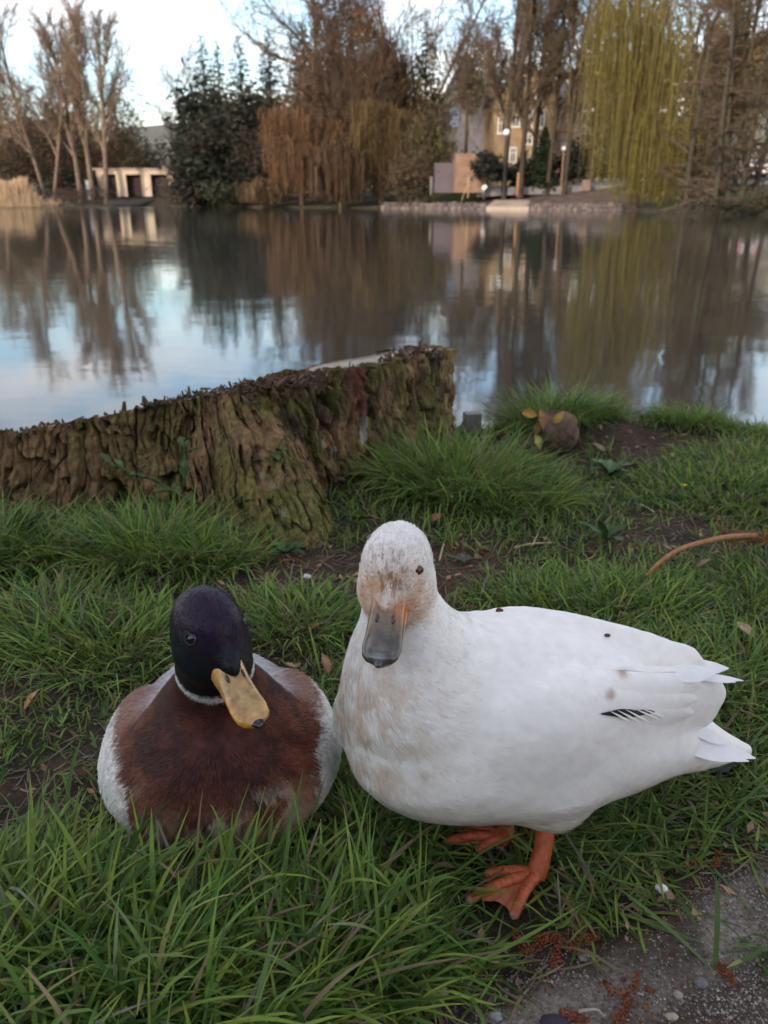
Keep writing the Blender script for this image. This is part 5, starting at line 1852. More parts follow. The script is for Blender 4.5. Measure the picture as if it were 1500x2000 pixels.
def willow(lb, u, D, vtop, width_px, seed, col, n=1300, vlow=400, lean=0.0, group=None, name='weeping_willow', top_frac=0.62, ribbon=0.06, col2=None, length=(0.25, 0.75), curtains=None, bark=(0.13, 0.095, 0.06)):
    rr = np.random.default_rng(seed)
    b = base_at(u, D)
    H = hgt(vtop, D) - b[2]
    W = width_px * D / 1671.0 / 2
    t = thing(name, b, lb, 'tree', group)
    out = []
    tr = b + np.array([0, 0, -0.2])
    fork = b + np.array([lean * H * 0.3, 0, H * 0.30])
    mb = MB()
    mb.tube([tr, (tr + fork) / 2, fork], [H * 0.026, H * 0.02, H * 0.017], n=8, col=bark)
    starts = []
    for k in range(15):
        az = k * 2.4 + rr.normal(0, 0.3)
        out_r = W * rr.uniform(0.25, 1.0)
        top = b + np.array([math.cos(az) * out_r + lean * H * 0.4, math.sin(az) * out_r * 0.8, H * (1 - 0.45 * (out_r / W) ** 2) * rr.uniform(0.85, 1.0)])
        m = (fork + top) / 2 + np.array([0, 0, H * 0.10])
        s = np.linspace(0, 1, 10)[:, None]
        pts = fork * (1 - s) ** 2 + 2 * m * s * (1 - s) + top * s ** 2
        mb.tube(pts, np.linspace(H * 0.010, H * 0.002, 10), n=5, col=bark)
        starts.append(pts[3:])
    mb.build('trunk', M_far_bark, t)
    S = np.concatenate(starts)
    p = S[rr.integers(0, len(S), n)] + rr.normal(0, 1, (n, 3)) * np.array([W * 0.13, W * 0.13, H * 0.025])
    if curtains:
        for cu, cw, cv0, cv1, cn in curtains:
            cx = base_at(cu, D - W * 0.3)
            q = np.stack([cx[0] + rr.normal(0, cw * D / 1671 / 2, cn), np.full(cn, D - W * 0.3) + rr.normal(0, 0.6, cn), hgt(cv0, D) + rr.uniform(-1.2, 0.6, cn)], -1)
            p = np.concatenate([p, q])
    n = len(p)
    ln = rr.uniform(length[0], length[1], n) * H
    zl = hgt(vlow, D) + 0.2
    ln = np.minimum(ln, np.maximum(p[:, 2] - zl, 0.5) * rr.uniform(0.75, 1.0, n))
    seg = 6
    tt_ = np.linspace(0, 1, seg + 1)
    jc = rr.integers(0, max(8, n // 14), n)             # strands hang in tresses
    tc_ = p[rr.integers(0, n, max(8, n // 14))]
    near_ = np.linalg.norm(tc_[jc][:, :2] - p[:, :2], axis=1) < W * 0.5
    p[near_, :2] = tc_[jc][near_, :2] + rr.normal(0, W * 0.03, (int(near_.sum()), 2))
    az = rr.uniform(0, 6.28, n)
    ofs = (1 - (1 - np.minimum(tt_ * 2.2, 1)) ** 2)[None, :] * (rr.uniform(0.1, 0.7, n))[:, None]
    wav = rr.normal(0, 0.05, (n, seg + 1)).cumsum(1)
    cx = p[:, 0:1] + np.cos(az)[:, None] * ofs + wav
    cy = p[:, 1:2] + np.sin(az)[:, None] * ofs
    cz = p[:, 2:3] - ln[:, None] * tt_[None] + 0.25 * np.sin(np.minimum(tt_ * 2.5, 1) * math.pi)[None]
    w = ribbon * rr.uniform(0.5, 1.5, n)[:, None] * (1 - 0.75 * tt_[None] ** 2) * (0.7 + 0.6 * rr.random((n, seg + 1)))
    ta = rr.uniform(0, 3.14, n)[:, None]
    A = np.stack([cx + np.cos(ta) * w, cy + np.sin(ta) * w, cz], -1)
    B = np.stack([cx - np.cos(ta) * w, cy - np.sin(ta) * w, cz], -1)
    V = np.stack([A, B], 2).reshape(-1, 3)
    k = (np.arange(n)[:, None] * (seg + 1) * 2 + np.arange(seg)[None] * 2).ravel()
    Q = np.stack([k, k + 1, k + 3, k + 2], -1)
    c = mixc(col, col2 if col2 is not None else np.asarray(col) * 0.6, rr.random(n)) * rr.normal(1, 0.15, (n, 1))
    C = np.repeat(c, (seg + 1) * 2, 0)
    j = rr.integers(0, n, n * 3)                          # small twigs and buds along the strands
    f_ = rr.random(n * 3)
    pf = np.stack([cx[j, 3] + rr.normal(0, 0.25, n * 3), cy[j, 3] + rr.normal(0, 0.25, n * 3), p[j, 2] - ln[j] * f_], -1)
    V2, Q2, C2 = cards(rr, pf, 0.20, c[j] * 0.95, 0.25, 1.2, 0.16)
    link('crown', mesh_arrays('crown', np.concatenate([V, V2]), np.concatenate([Q, Q2 + len(V)]), None, np.concatenate([C, C2]), False), M_far_leaf, t)
    return t


# ---- left: tall bare trees by the boathouse
LG = 'tall bare trees by the boathouse'
GT = (0.165, 0.120, 0.092)
bare_tree('leftmost tall bare tree with a forked trunk on the far shore', 98, 106, 40, 801, ASC, GT, (0.22, 0.165, 0.125), 0.42, 2, 0, LG, 0.24)
bare_tree('slender bare tree second from the left on the far shore', 158, 107, 52, 802, ASC, GT, (0.22, 0.165, 0.125), 0.34, 1, -0.02, LG)
bare_tree('straight bare tree in front of the left end of the boathouse', 183, 106, 42, 803, ASC, GT, (0.23, 0.17, 0.125), 0.36, 1, 0.0, LG)
bare_tree('bare tree with a rounded crown nearest the boathouse wall', 207, 104, 60, 804, ASC, GT, (0.22, 0.17, 0.13), 0.34, 1, 0.03, LG)
bare_tree('bare tree cut by the left picture edge', 8, 112, 110, 805, FAN, GT, (0.20, 0.15, 0.115), 0.3, 1, 0.0, LG)
bare_tree('pale grey bare tree in the gap beside the dark spruces', 352, 125, 132, 806, FAN, (0.19, 0.16, 0.145), (0.23, 0.195, 0.175), 0.28, 1)
OB = [(0.115, 0.085, 0.052), (0.09, 0.075, 0.045), (0.13, 0.095, 0.058)]
BG = 'brown budding trees behind the boathouse'
bushy('brown budding tree behind the leftmost trunk', 25, 128, 165, 190, 811, OB, 2600, 0.40, 'budding_tree', BG, None, 'tree', 0.22, 0.1, 900)
bushy('low olive budding tree between the tall bare trunks', 130, 132, 215, 170, 812, OB, 2200, 0.40, 'budding_tree', BG, None, 'tree', 0.22, 0.1, 700)
bushy('pointed russet budding tree above the boathouse roof', 245, 130, 182, 120, 813, [(0.14, 0.098, 0.058), (0.11, 0.085, 0.05)], 2000, 0.40, 'budding_tree', BG, None, 'tree', 0.22, 0.1, 700)
bushy('dark low tree right behind the boathouse roof', 292, 128, 255, 110, 814, [(0.06, 0.058, 0.035), (0.08, 0.07, 0.042)], 1700, 0.38, 'budding_tree', BG, None, 'tree', 0.25, 0.1, 300)
bushy('dark undergrowth left of the boathouse', 140, 112, 318, 110, 815, [(0.04, 0.042, 0.026), (0.05, 0.046, 0.03)], 1000, 0.3, 'shrub', None, None, 'shrub')
bushy('dull shrub at the left edge under the bare trees', 45, 118, 285, 130, 816, [(0.085, 0.07, 0.045), (0.065, 0.055, 0.036)], 1300, 0.32, 'shrub', None, None, 'shrub', 0.3, 0.1, 300)
bushy('mauve brown bare shrub right of the boathouse', 345, 102, 345, 100, 817, [(0.13, 0.095, 0.085), (0.10, 0.078, 0.066)], 900, 0.22, 'shrub', None, None, 'shrub', 0.15, -0.3, 500)
bushy('low brambles on the bank before the bare trunks', 165, 103, 362, 150, 818, [(0.085, 0.062, 0.052), (0.065, 0.05, 0.042)], 1100, 0.2, 'shrub', None, None, 'shrub', 0.2, -0.2, 500)

# reeds at the left edge
rr = np.random.default_rng(31)
n = 4200
uu = rr.normal(20, 36, n)
D_ = far_D((uu - 750) / (F_PX / CP)) + rr.uniform(-0.8, 5.0, n)
xb = (uu - 750) / (F_PX / CP) * D_
ht = 3.0 * np.clip(1.05 - ((uu - 25) / 62) ** 2, 0.25, 1) * rr.uniform(0.25, 1.15, n) * (0.6 + 0.7 * vnoise(np.stack([uu * 0.12, 0 * uu, 0 * uu], -1), 5))
P0 = np.stack([xb, D_, np.full(n, WATER_Z - 0.05)], -1)
P1 = P0 + np.stack([rr.normal(0, 0.35, n), rr.normal(0, 0.3, n), ht], -1)
V, Q = frusta(P0, P1, np.full(n, 0.022), np.full(n, 0.030), 3)
tag(link('reed_bed', mesh_arrays('reed_bed', V, Q, None, np.repeat(mixc((0.30, 0.215, 0.135), (0.42, 0.31, 0.20), rr.random(n)), 6, 0), False), M_far_twig), 'tan dry reed bed at the water on the far left', 'reeds', None, 'stuff')

# boathouse: pale front with three dark openings
bD = 113.0
M_plain = mat_attr('painted_wall', rough=0.85, noise=0.12, nscale=0.8, bump=0.2, bscale=3, bdist=0.02, spec=0.2)
x0, x1 = base_at(196, bD)[0], base_at(351, bD)[0]
zb_, zt_ = hgt(374, bD), hgt(330, bD)
bh = thing('boathouse', ((x0 + x1) / 2, bD, zb_), 'low pale boathouse with dark openings under a flat roof on the left shore', 'building')
mb = MB()
pale = (0.62, 0.50, 0.39)
for ua, ub in ((196, 206), (232, 251), (280, 299), (331, 351)):
    a_, b_ = base_at(ua, bD)[0], base_at(ub, bD)[0]
    mb = MB()
    mb.box(((a_ + b_) / 2, bD, (zb_ + hgt(341, bD)) / 2 - 0.3), (b_ - a_, 0.5, hgt(341, bD) - zb_ + 0.6), pale)
    mb.build('wall_pier', M_plain, bh, False)
mb = MB()
mb.box(((x0 + x1) / 2, bD, (hgt(341, bD) + hgt(332.5, bD)) / 2), (x1 - x0 + 0.1, 0.62, hgt(332.5, bD) - hgt(341, bD)), pale)
mb.build('lintel', M_plain, bh, False)
mb = MB()
mb.box(((x0 + x1) / 2, bD + 3, hgt(331, bD)), (x1 - x0 + 0.9, 7.2, 0.20), (0.46, 0.36, 0.30))
mb.build('roof', M_plain, bh, False)
mb = MB()
mb.box(((x0 + x1) / 2, bD + 6.2, (zb_ + zt_) / 2 - 0.3), (x1 - x0, 0.3, zt_ - zb_ + 0.4), (0.10, 0.085, 0.08))
mb.box((x0 + 0.12, bD + 3.1, (zb_ + zt_) / 2 - 0.3), (0.2, 5.8, zt_ - zb_ + 0.3), (0.3, 0.25, 0.2))
mb.box((x1 - 0.12, bD + 3.1, (zb_ + zt_) / 2 - 0.3), (0.2, 5.8, zt_ - zb_ + 0.3), (0.3, 0.25, 0.2))
mb.build('back_wall', M_plain, bh, False)
for ua, ub in ((206, 232), (251, 280), (299, 331)):  # near-black panels painted as the dark inside the openings
    a_, b_ = base_at(ua, bD)[0], base_at(ub, bD)[0]
    mb = MB()
    mb.box(((a_ + b_) / 2, bD + 0.9, (zb_ + hgt(341, bD)) / 2 - 0.3), (b_ - a_ + 0.3, 0.12, hgt(341, bD) - zb_ + 0.5), (0.045, 0.032, 0.034))
    mb.build('door', M_plain, bh, False)
# little blue hut behind the trunks
p = base_at(178, 111)
ht_ = thing('garden_hut', p, 'narrow pale blue hut glimpsed between the bare trunks', 'hut')
mb = MB()
mb.box((p[0], p[1], p[2] + 1.1), (0.65, 0.8, 2.3), (0.36, 0.40, 0.50))
mb.build('wall', M_plain, ht_, False)
mb = MB()
mb.box((p[0], p[1], p[2] + 2.3), (0.85, 1.0, 0.12), (0.30, 0.28, 0.28))
mb.build('roof', M_plain, ht_, False)
# dark boat on the bank
bD = 100.5
p = base_at(255, bD)
bt = thing('rowing_boat', (p[0], bD, WATER_Z), 'dark rowing boat drawn up below the boathouse', 'boat')
xs = np.linspace(-2.9, 2.9, 24)
rowsV = []
for i, x in enumerate(xs):
    s = 1 - abs(x / 2.95) ** 2.6
    sh = 0.42 + 0.30 * (x / 2.9) ** 2 * (1.2 if x > 0 else 0.5)
    for k in np.linspace(0, 1, 13):
        a_ = -math.pi / 2 * 0 + math.pi * k
        rowsV.append([x, -math.cos(a_) * 0.62 * s, sh - math.sin(a_) ** 0.7 * 0.50 * (0.35 + 0.65 * s)])
rowsV = np.array(rowsV)
i = (np.arange(23)[:, None] * 13 + np.arange(12)[None]).ravel()
Qb = np.stack([i, i + 1, i + 14, i + 13], -1)
inner = rowsV * np.array([0.985, 0.90, 1]) + np.array([0, 0, 0.035])
me = mesh_arrays('hull', np.concatenate([rowsV, inner]) + np.array([p[0], bD, WATER_Z + 0.02]), np.concatenate([Qb, Qb[:, ::-1] + len(rowsV)]), None, np.tile((0.035, 0.036, 0.042), (2 * len(rowsV), 1)))
link('hull', me, M_plain, bt)
for dx in (-1.2, 0.1, 1.3):
    mb = MB()
    mb.box((p[0] + dx, bD, WATER_Z + 0.36), (0.25, 0.95, 0.04), (0.10, 0.08, 0.065))
    mb.build('thwart', M_plain, bt, False)

# ---- dark spruces and evergreens, centre left
SG = 'dark spruces left of the brown willows'
conifer('leftmost dark spruce with a sharp tip', 415, 104, 86, 130, 821, n=3000, group=SG)
conifer('spruce with an olive top second from the left', 443, 110, 96, 110, 822, (0.024, 0.038, 0.020), (0.075, 0.075, 0.025), 2200, SG)
conifer('olive topped spruce in the middle of the dark group', 484, 106, 86, 120, 823, (0.024, 0.036, 0.020), (0.070, 0.072, 0.025), 2600, SG)
conifer('dark layered spruce right of the olive tops', 537, 103, 76, 120, 824, n=3000, group=SG)
conifer('dark spruce half hidden behind the brown tree', 602, 104, 52, 120, 825, n=2600, group=SG)
conifer('short dark spruce at the left foot of the group', 372, 108, 185, 90, 826, n=1800, group=SG)
DK = [(0.026, 0.032, 0.022), (0.034, 0.036, 0.026), (0.045, 0.040, 0.032)]
EG = 'dark evergreen masses below the spruces'
bushy('large dark evergreen below the spruce tips', 430, 92, 215, 190, 827, DK, 4200, 0.40, 'evergreen_tree', EG, 400)
bushy('dark evergreen bush at the water left of the willow', 385, 90, 300, 130, 828, DK, 2400, 0.32, 'evergreen_tree', EG, 404)
bushy('dusky bare thicket right of the dark evergreens', 505, 90, 250, 110, 829, [(0.06, 0.05, 0.045), (0.04, 0.04, 0.03)], 2200, 0.32, 'evergreen_tree', EG, 402, 'tree', 0.3, 0.1, 500)
bushy('green shrub at the water edge under the evergreens', 440, 86, 350, 110, 830, [(0.045, 0.05, 0.032), (0.06, 0.06, 0.04)], 1200, 0.22, 'shrub', None, 404, 'shrub')

# ---- brown weeping trees, centre
RB, RB2 = (0.185, 0.108, 0.058), (0.115, 0.070, 0.042)
WG = 'brown weeping trees at the centre of the far shore'
willow('broad brown weeping willow with its skirt on the water', 590, 84, 192, 190, 831, RB, 5200, 400, 0, WG, ribbon=0.024, col2=RB2, length=(0.06, 0.45))
bushy('tall russet tree rising above the willows at the centre', 690, 87, -15, 190, 832, [(0.165, 0.100, 0.055), (0.125, 0.078, 0.045), (0.185, 0.115, 0.06)], 8500, 0.24, 'russet_tree', WG, 300, 'tree', 0.2, 0.9, 1800)
willow('olive brown weeping willow right of the tall russet tree', 745, 80, 175, 170, 833, (0.14, 0.098, 0.045), 4600, 398, 0, WG, ribbon=0.024, col2=(0.10, 0.065, 0.038), length=(0.06, 0.42))
willow('low brown weeping shrub hanging over the water', 510, 83, 335, 90, 834, (0.17, 0.12, 0.065), 700, 402, 0, WG, ribbon=0.045, col2=RB2, length=(0.4, 0.9))
willow('dark brown weeping tree at the right end of the centre group', 665, 78, 250, 120, 835, RB2, 1100, 402, 0, WG, ribbon=0.05, col2=(0.08, 0.055, 0.036), length=(0.3, 0.7))
conifer('dark fir showing between russet tree and willow bush', 828, 92, 62, 130, 836, n=2800, name='fir_tree')
conifer('dark fir left of the tall russet tree', 650, 95, 60, 110, 837, n=2200, name='fir_tree')
bushy('yellow green budding willow bush before the grey house', 838, 76, 205, 110, 838, [(0.13, 0.115, 0.045), (0.10, 0.09, 0.04), (0.085, 0.075, 0.042)], 2000, 0.26, 'willow_bush', None, 372, 'shrub', 0.22, 0.8, 400)
bushy('olive willow bush at the foot of the dark fir', 800, 74, 300, 95, 839, [(0.11, 0.085, 0.045), (0.085, 0.062, 0.038)], 1300, 0.22, 'willow_bush', None, 392, 'shrub', 0.22, 0.6, 300)
bushy('pale budding tree with fine leaves before the sky', 905, 84, 70, 120, 840, [(0.16, 0.15, 0.075), (0.13, 0.115, 0.06)], 1300, 0.22, 'budding_tree', None, 235, 'tree', 0.22, 0.3, 700)
bare_tree('spreading bare tree reaching left above the spruces', 640, 90, -70, 841, FAN, (0.10, 0.075, 0.055), (0.115, 0.085, 0.065), 0.36, 1, -0.05)
bare_tree('tall bare tree behind the dark fir', 790, 94, -60, 842, FAN, (0.12, 0.09, 0.065), (0.14, 0.11, 0.075), 0.34, 2, 0.0)

willow('tall russet weeping tree filling the back of the centre group', 735, 90, 60, 210, 843, (0.135, 0.085, 0.050), 3400, 392, 0, WG, ribbon=0.045, col2=(0.09, 0.06, 0.04), length=(0.05, 0.35))
bushy('russet budding tree left of the tall russet tree', 628, 92, 105, 120, 844, [(0.13, 0.082, 0.05), (0.10, 0.068, 0.043)], 3000, 0.34, 'budding_tree', WG, 300, 'tree', 0.2, 0.5, 900)

# ---- houses
M_brick = mat_attr('brick', rough=0.9, noise=0.22, nscale=1.6, bump=0.4, bscale=8, bdist=0.03, spec=0.2)
M_glass = mat_attr('window_glass', rough=0.08, spec=0.6)
M_slate = mat_attr('roof_slate', rough=0.75, noise=0.2, nscale=2, bump=0.4, bscale=6, bdist=0.05, spec=0.3)


def house(name, lb, u0, u1, D, vbase, veave, vridge, wall, roofc, wins, depth=9, frame=(0.72, 0.70, 0.66), glass=(0.035, 0.04, 0.045), chimney=None, gable=True, door=None):
    xa, xb = on_y(u0, 388, D)[0], on_y(u1, 388, D)[0]
    zb, ze, zr = hgt(vbase, D), hgt(veave, D), hgt(vridge, D)
    t = thing(name, ((xa + xb) / 2, D, zb), lb, 'house')
    xm, y1 = (xa + xb) / 2, D + depth
    mb = MB()
    zb0 = zb - 1.0
    mb.add([[xa, D, zb0], [xb, D, zb0], [xb, D, ze], [xa, D, ze], [xa, y1, zb0], [xb, y1, zb0], [xb, y1, ze], [xa, y1, ze]], [[0, 1, 2, 3], [1, 5, 6, 2], [5, 4, 7, 6], [4, 0, 3, 7]], None, wall)
    if gable:
        mb.add([[xa, D, ze], [xb, D, ze], [xm, D, zr], [xa, y1, ze], [xb, y1, ze], [xm, y1, zr]], None, [[0, 1, 2], [4, 3, 5]], wall)
    mb.build('wall', M_brick, t, False)
    mb = MB()
    e = 0.35
    if gable:
        nx = np.array([zr - ze, 0, (xb - xa) / 2])
        for sx in (-1, 1):
            xe = xm + sx * ((xb - xa) / 2 + e)
            zz = ze - e * (zr - ze) / ((xb - xa) / 2)
            q = np.array([[xe, D - e, zz], [xm, D - e, zr], [xm, y1 + e, zr], [xe, y1 + e, zz]]) + [0, 0, 0.03]
            mb.add(np.concatenate([q, q + [0, 0, 0.16]]), [[0, 1, 2, 3], [7, 6, 5, 4], [0, 4, 5, 1], [2, 6, 7, 3], [0, 3, 7, 4], [1, 5, 6, 2]], None, roofc)
    else:
        ym = (D + y1) / 2
        for sy in (-1, 1):
            ye = ym + sy * (depth / 2 + e)
            zz = ze - e * (zr - ze) / (depth / 2)
            q = np.array([[xa - e, ye, zz], [xb + e, ye, zz], [xb + e, ym, zr], [xa - e, ym, zr]]) + [0, 0, 0.03]
            mb.add(np.concatenate([q, q + [0, 0, 0.16]]), [[0, 1, 2, 3], [7, 6, 5, 4], [0, 4, 5, 1], [2, 6, 7, 3], [0, 3, 7, 4], [1, 5, 6, 2]], None, roofc)
    ro = mb.build('roof', M_slate, t, False)
    if chimney:
        cu, cv0, cv1, cw = chimney
        xc = on_y(cu, 388, D + depth * 0.4)[0]
        mb = MB()
        mb.box((xc, D + depth * 0.4, (hgt(cv0, D) + hgt(cv1, D)) / 2), (cw, cw, hgt(cv0, D) - hgt(cv1, D)), np.asarray(wall) * 1.1)
        link('chimney', mb.mesh('chimney', False), M_brick, ro, loc=(0, 0, 0))
    for (uc, vc, wpx, hpx) in wins:
        xc, zc = on_y(uc, 388, D)[0], hgt(vc, D)
        w, h = wpx * D / 1671, hpx * D / 1794
        mb = MB()
        for dx, dz, sx, sz in ((0, h / 2 + 0.05, w + 0.22, 0.12), (0, -h / 2 - 0.06, w + 0.30, 0.14), (-w / 2 - 0.05, 0, 0.11, h), (w / 2 + 0.05, 0, 0.11, h), (0, 0, 0.07, h), (0, h * 0.18, w, 0.06)):
            mb.box((xc + dx, D - 0.05 - (0.012 if abs(dx) < 0.01 and abs(dz) < h / 2 else 0), zc + dz), (sx, 0.14, sz), frame)
        fo = mb.build('window', M_plain, t, False)
        mb = MB()
        mb.box((xc, D - 0.006, zc), (w + 0.04, 0.03, h + 0.04), glass)
        link('pane', mb.mesh('pane', False), M_glass, fo, loc=(0, 0, 0))
    if door:
        uc, vc, wpx, hpx = door
        mb = MB()
        mb.box((on_y(uc, 388, D)[0], D - 0.03, hgt(vc, D)), (wpx * D / 1671, 0.12, hpx * D / 1794), (0.5, 0.46, 0.4))
        mb.build('door', M_plain, t, False)
    return t


house('brick_house', 'orange brick house with white framed windows and a gable', 958, 1078, 84, 350, 196, 138, (0.30, 0.215, 0.135), (0.13, 0.12, 0.125),
      [(999, 236, 11, 30), (1024, 238, 9, 30), (1046, 238, 10, 30), (999, 185, 10, 18), (1015, 172, 12, 20), (1040, 190, 9, 18), (997, 305, 9, 26), (1024, 275, 13, 16), (1046, 300, 10, 24), (972, 250, 9, 26)], 9, chimney=(1055, 150, 200, 1.1), door=(1024, 320, 10, 40))
house('brick_house', 'lower pinkish side house joined right of the brick gable', 1079.5, 1125, 86, 350, 210, 170, (0.36, 0.26, 0.21), (0.16, 0.145, 0.145), [(1109, 252, 6, 10), (1093, 290, 7, 12), (1112, 295, 6, 14)], 7, gable=False)
house('grey_house', 'grey slate clad house with a blue window left of the brick house', 852, 952, 92, 352, 215, 120, (0.19, 0.19, 0.215), (0.15, 0.155, 0.175), [(883, 228, 13, 14), (848 + 25, 182, 10, 8), (883, 246, 10, 7)], 9, frame=(0.30, 0.42, 0.62), glass=(0.10, 0.16, 0.28), gable=True)
house('white_house', 'cream house behind the alder stems at the right edge', 1428, 1560, 96, 345, 215, 168, (0.58, 0.53, 0.44), (0.24, 0.23, 0.23), [(1481, 207, 12, 18), (1445, 250, 12, 26), (1478, 255, 12, 26)], 9, gable=False)
# brick garden wall; its shaded side is a separate box painted purple grey
D = 72.0
p0, p1 = on_y(888, 388, D), on_y(946, 388, D)
gw = thing('garden_wall', ((p0[0] + p1[0]) / 2, D, hgt(364, D)), 'square orange brick garden building with a flat top', 'outbuilding')
mb = MB()
mb.box(((p0[0] + p1[0]) / 2, D + 1.5, (hgt(366, D) + hgt(304, D)) / 2 - 0.2), (p1[0] - p0[0], 3.0, hgt(304, D) - hgt(366, D) + 0.4), (0.25, 0.16, 0.115))
mb.build('wall', M_brick, gw, False)
mb = MB()
mb.box(((p0[0] + p1[0]) / 2, D + 1.5, hgt(303.2, D)), (p1[0] - p0[0] + 0.14, 3.14, 0.09), (0.28, 0.2, 0.15))
mb.build('coping', M_brick, gw, False)
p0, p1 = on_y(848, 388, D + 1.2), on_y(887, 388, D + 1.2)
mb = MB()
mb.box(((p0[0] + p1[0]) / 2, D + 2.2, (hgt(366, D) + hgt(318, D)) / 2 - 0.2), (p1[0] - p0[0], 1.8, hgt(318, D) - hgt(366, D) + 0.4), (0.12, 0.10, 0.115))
tag(mb.build('shaded_wall_side', M_plain, None, False), 'side wall of the brick outbuilding with its shade painted in purple grey', 'shaded_wall_side')

# ---- lamps, posts, signs on the right bank
def lamp(lb, u, vball, D, r=0.22, postc=(0.06, 0.065, 0.06)):
    b = base_at(u, D)
    zt = hgt(vball, D)
    t = thing('street_lamp', b, lb, 'lamp')
    mb = MB()
    mb.tube([b + np.array([0, 0, -0.1]), b + np.array([0, 0, 0.8]), np.array([b[0], b[1], zt - r])], [0.09, 0.06, 0.05], n=8, col=postc)
    mb.build('post', M_plain, t)
    mb = MB()
    ball(mb, (b[0], b[1], zt), r, (0.80, 0.81, 0.82), 12)
    mb.build('globe', M_plain, t)


lamp('white globe lamp in front of the brick house', 983, 262, 71, 0.24)
lamp('white topped lamp post right of the brick house', 1094, 292, 73, 0.17, (0.30, 0.20, 0.12))


def post(name, lb, u, vt, vb, D, w, col, cat='post', tilt=0.0):
    zt, zb = hgt(vt, D), hgt(vb, D)
    x = on_y(u, 388, D)[0]
    mb = MB()
    mb.tube([(x, D, zb - 0.35), (x + tilt * 0.5, D, (zb + zt) / 2), (x + tilt, D, zt)], [w, w, w * 0.85], n=8, col=col)
    tag(mb.build(name, M_plain), lb, cat)


post('wooden_post', 'reddish wooden post on the bank below the house', 1010, 337, 374, 67, 0.10, (0.32, 0.17, 0.10))
post('wooden_post', 'short wooden stake on the grass left of the slab', 914, 345, 377, 68, 0.08, (0.34, 0.23, 0.12))
post('wooden_post', 'leaning stick beside the short stake', 902, 355, 382, 68, 0.035, (0.36, 0.26, 0.15), tilt=0.55)
post('wooden_post', 'grey post at the left end of the lawn', 842, 345, 372, 69, 0.12, (0.17, 0.16, 0.14))
x = on_y(1142, 388, 72)[0]
sb = thing('stone_block', (x, 72, hgt(367, 72)), 'squat brown stone block beside the road', 'stone block')
mb = MB()
mb.box((x, 72, hgt(361, 72) - 0.1), (0.56, 0.5, 0.75), (0.24, 0.17, 0.14), 0.15)
mb.build('block', M_plain, sb, False)
mb = MB()
mb.box((x, 72, hgt(361, 72) + 0.32), (0.48, 0.42, 0.12), (0.30, 0.22, 0.18), 0.15)
mb.build('cap', M_plain, sb, False)
x = on_y(945, 388, 66)[0]
sg = thing('small_sign', (x, 66, hgt(374, 66)), 'small tilted white board on the grassy bank', 'sign')
mb = MB()
V = np.array([[-0.24, 0, -0.08], [0.0, 0, -0.24], [0.24, 0, 0.02], [0.02, 0, 0.20]])
V = np.concatenate([V, V + [0, 0.04, 0]]) + [x, 66, hgt(365, 66)]
mb.add(V, [[0, 1, 2, 3], [7, 6, 5, 4], [0, 4, 5, 1], [1, 5, 6, 2], [2, 6, 7, 3], [3, 7, 4, 0]], None, (0.78, 0.78, 0.78))
mb.build('board', M_plain, sg, False)
mb = MB()
mb.tube([(x, 66.08, hgt(380, 66) - 0.3), (x, 66.08, hgt(366, 66))], [0.03, 0.03], n=6, col=(0.2, 0.2, 0.2))
mb.build('stake', M_plain, sg)
x = on_y(1083, 388, 76)[0]
sg = thing('road_sign', (x, 76, hgt(352, 76)), 'small red and white road sign before the dark hedge', 'sign')
mb = MB()
mb.tube([(x, 76, hgt(362, 76) - 0.3), (x, 76, hgt(331, 76))], [0.035, 0.035], n=6, col=(0.25, 0.25, 0.25))
mb.build('post', M_plain, sg)
for nm, rs, dy, c in (('rim', 0.30, 0.0, (0.62, 0.10, 0.07)), ('face', 0.19, -0.025, (0.78, 0.66, 0.62))):
    a_ = np.linspace(0, 2 * math.pi, 20, endpoint=False)
    V = np.stack([x + np.cos(a_) * rs, np.full(20, 75.94 + dy), hgt(333, 76) + np.sin(a_) * rs], -1)
    V = np.concatenate([V, V + [0, 0.02, 0], V.mean(0, keepdims=True), V.mean(0, keepdims=True) + [0, 0.02, 0]])
    k = np.arange(20)
    mb = MB()
    mb.add(V, np.stack([k, (k + 1) % 20, 20 + (k + 1) % 20, 20 + k], -1), np.concatenate([np.stack([np.full(20, 40), (k + 1) % 20, k], -1), np.stack([np.full(20, 41), 20 + k, 20 + (k + 1) % 20], -1)]), c)
    mb.build(nm, M_plain, sg, False)

# ---- road, kerb, riprap, slab
ua = np.linspace(930, 1640, 60)
vN = np.interp(ua, [930, 1000, 1210, 1330, 1500, 1640], [370, 365.5, 362.5, 363, 361, 360])
vF = np.interp(ua, [930, 1000, 1210, 1330, 1500, 1640], [368.5, 360.5, 354, 346, 338, 334])
RN = np.array([[on_y(u, 388, 73)[0] * 1.0, 73.0, hgt(v, 73)] for u, v in zip(ua, vN)])
RF = np.array([[on_y(u, 388, 73)[0] * 79 / 73, 79.0, hgt(v, 79)] for u, v in zip(ua, vF)])
RN[:, 2] = np.maximum(RN[:, 2], [far_z(np.array(q[0] / q[1]), np.array(q[1] - far_D(q[0] / q[1]))) + 0.08 for q in RN])
RF[:, 2] = np.maximum(RF[:, 2], [far_z(np.array(q[0] / q[1]), np.array(q[1] - far_D(q[0] / q[1]))) + 0.08 for q in RF])
skirt = RN + [0, -0.02, -0.6]
k = np.arange(59)
V = np.concatenate([RN, RF, skirt])
Qr = np.concatenate([np.stack([k, k + 1, 61 + k, 60 + k], -1), np.stack([120 + k, 121 + k, k + 1, k], -1)])
M_road = mat_attr('asphalt', rough=0.9, noise=0.15, nscale=2, bump=0.2, bscale=20, bdist=0.01, spec=0.3)
tag(link('road', mesh_arrays('road', V, Qr, None, np.tile((0.20, 0.195, 0.20), (len(V), 1)), False), M_road), 'grey lakeside road on the right bank', None, None, 'structure')

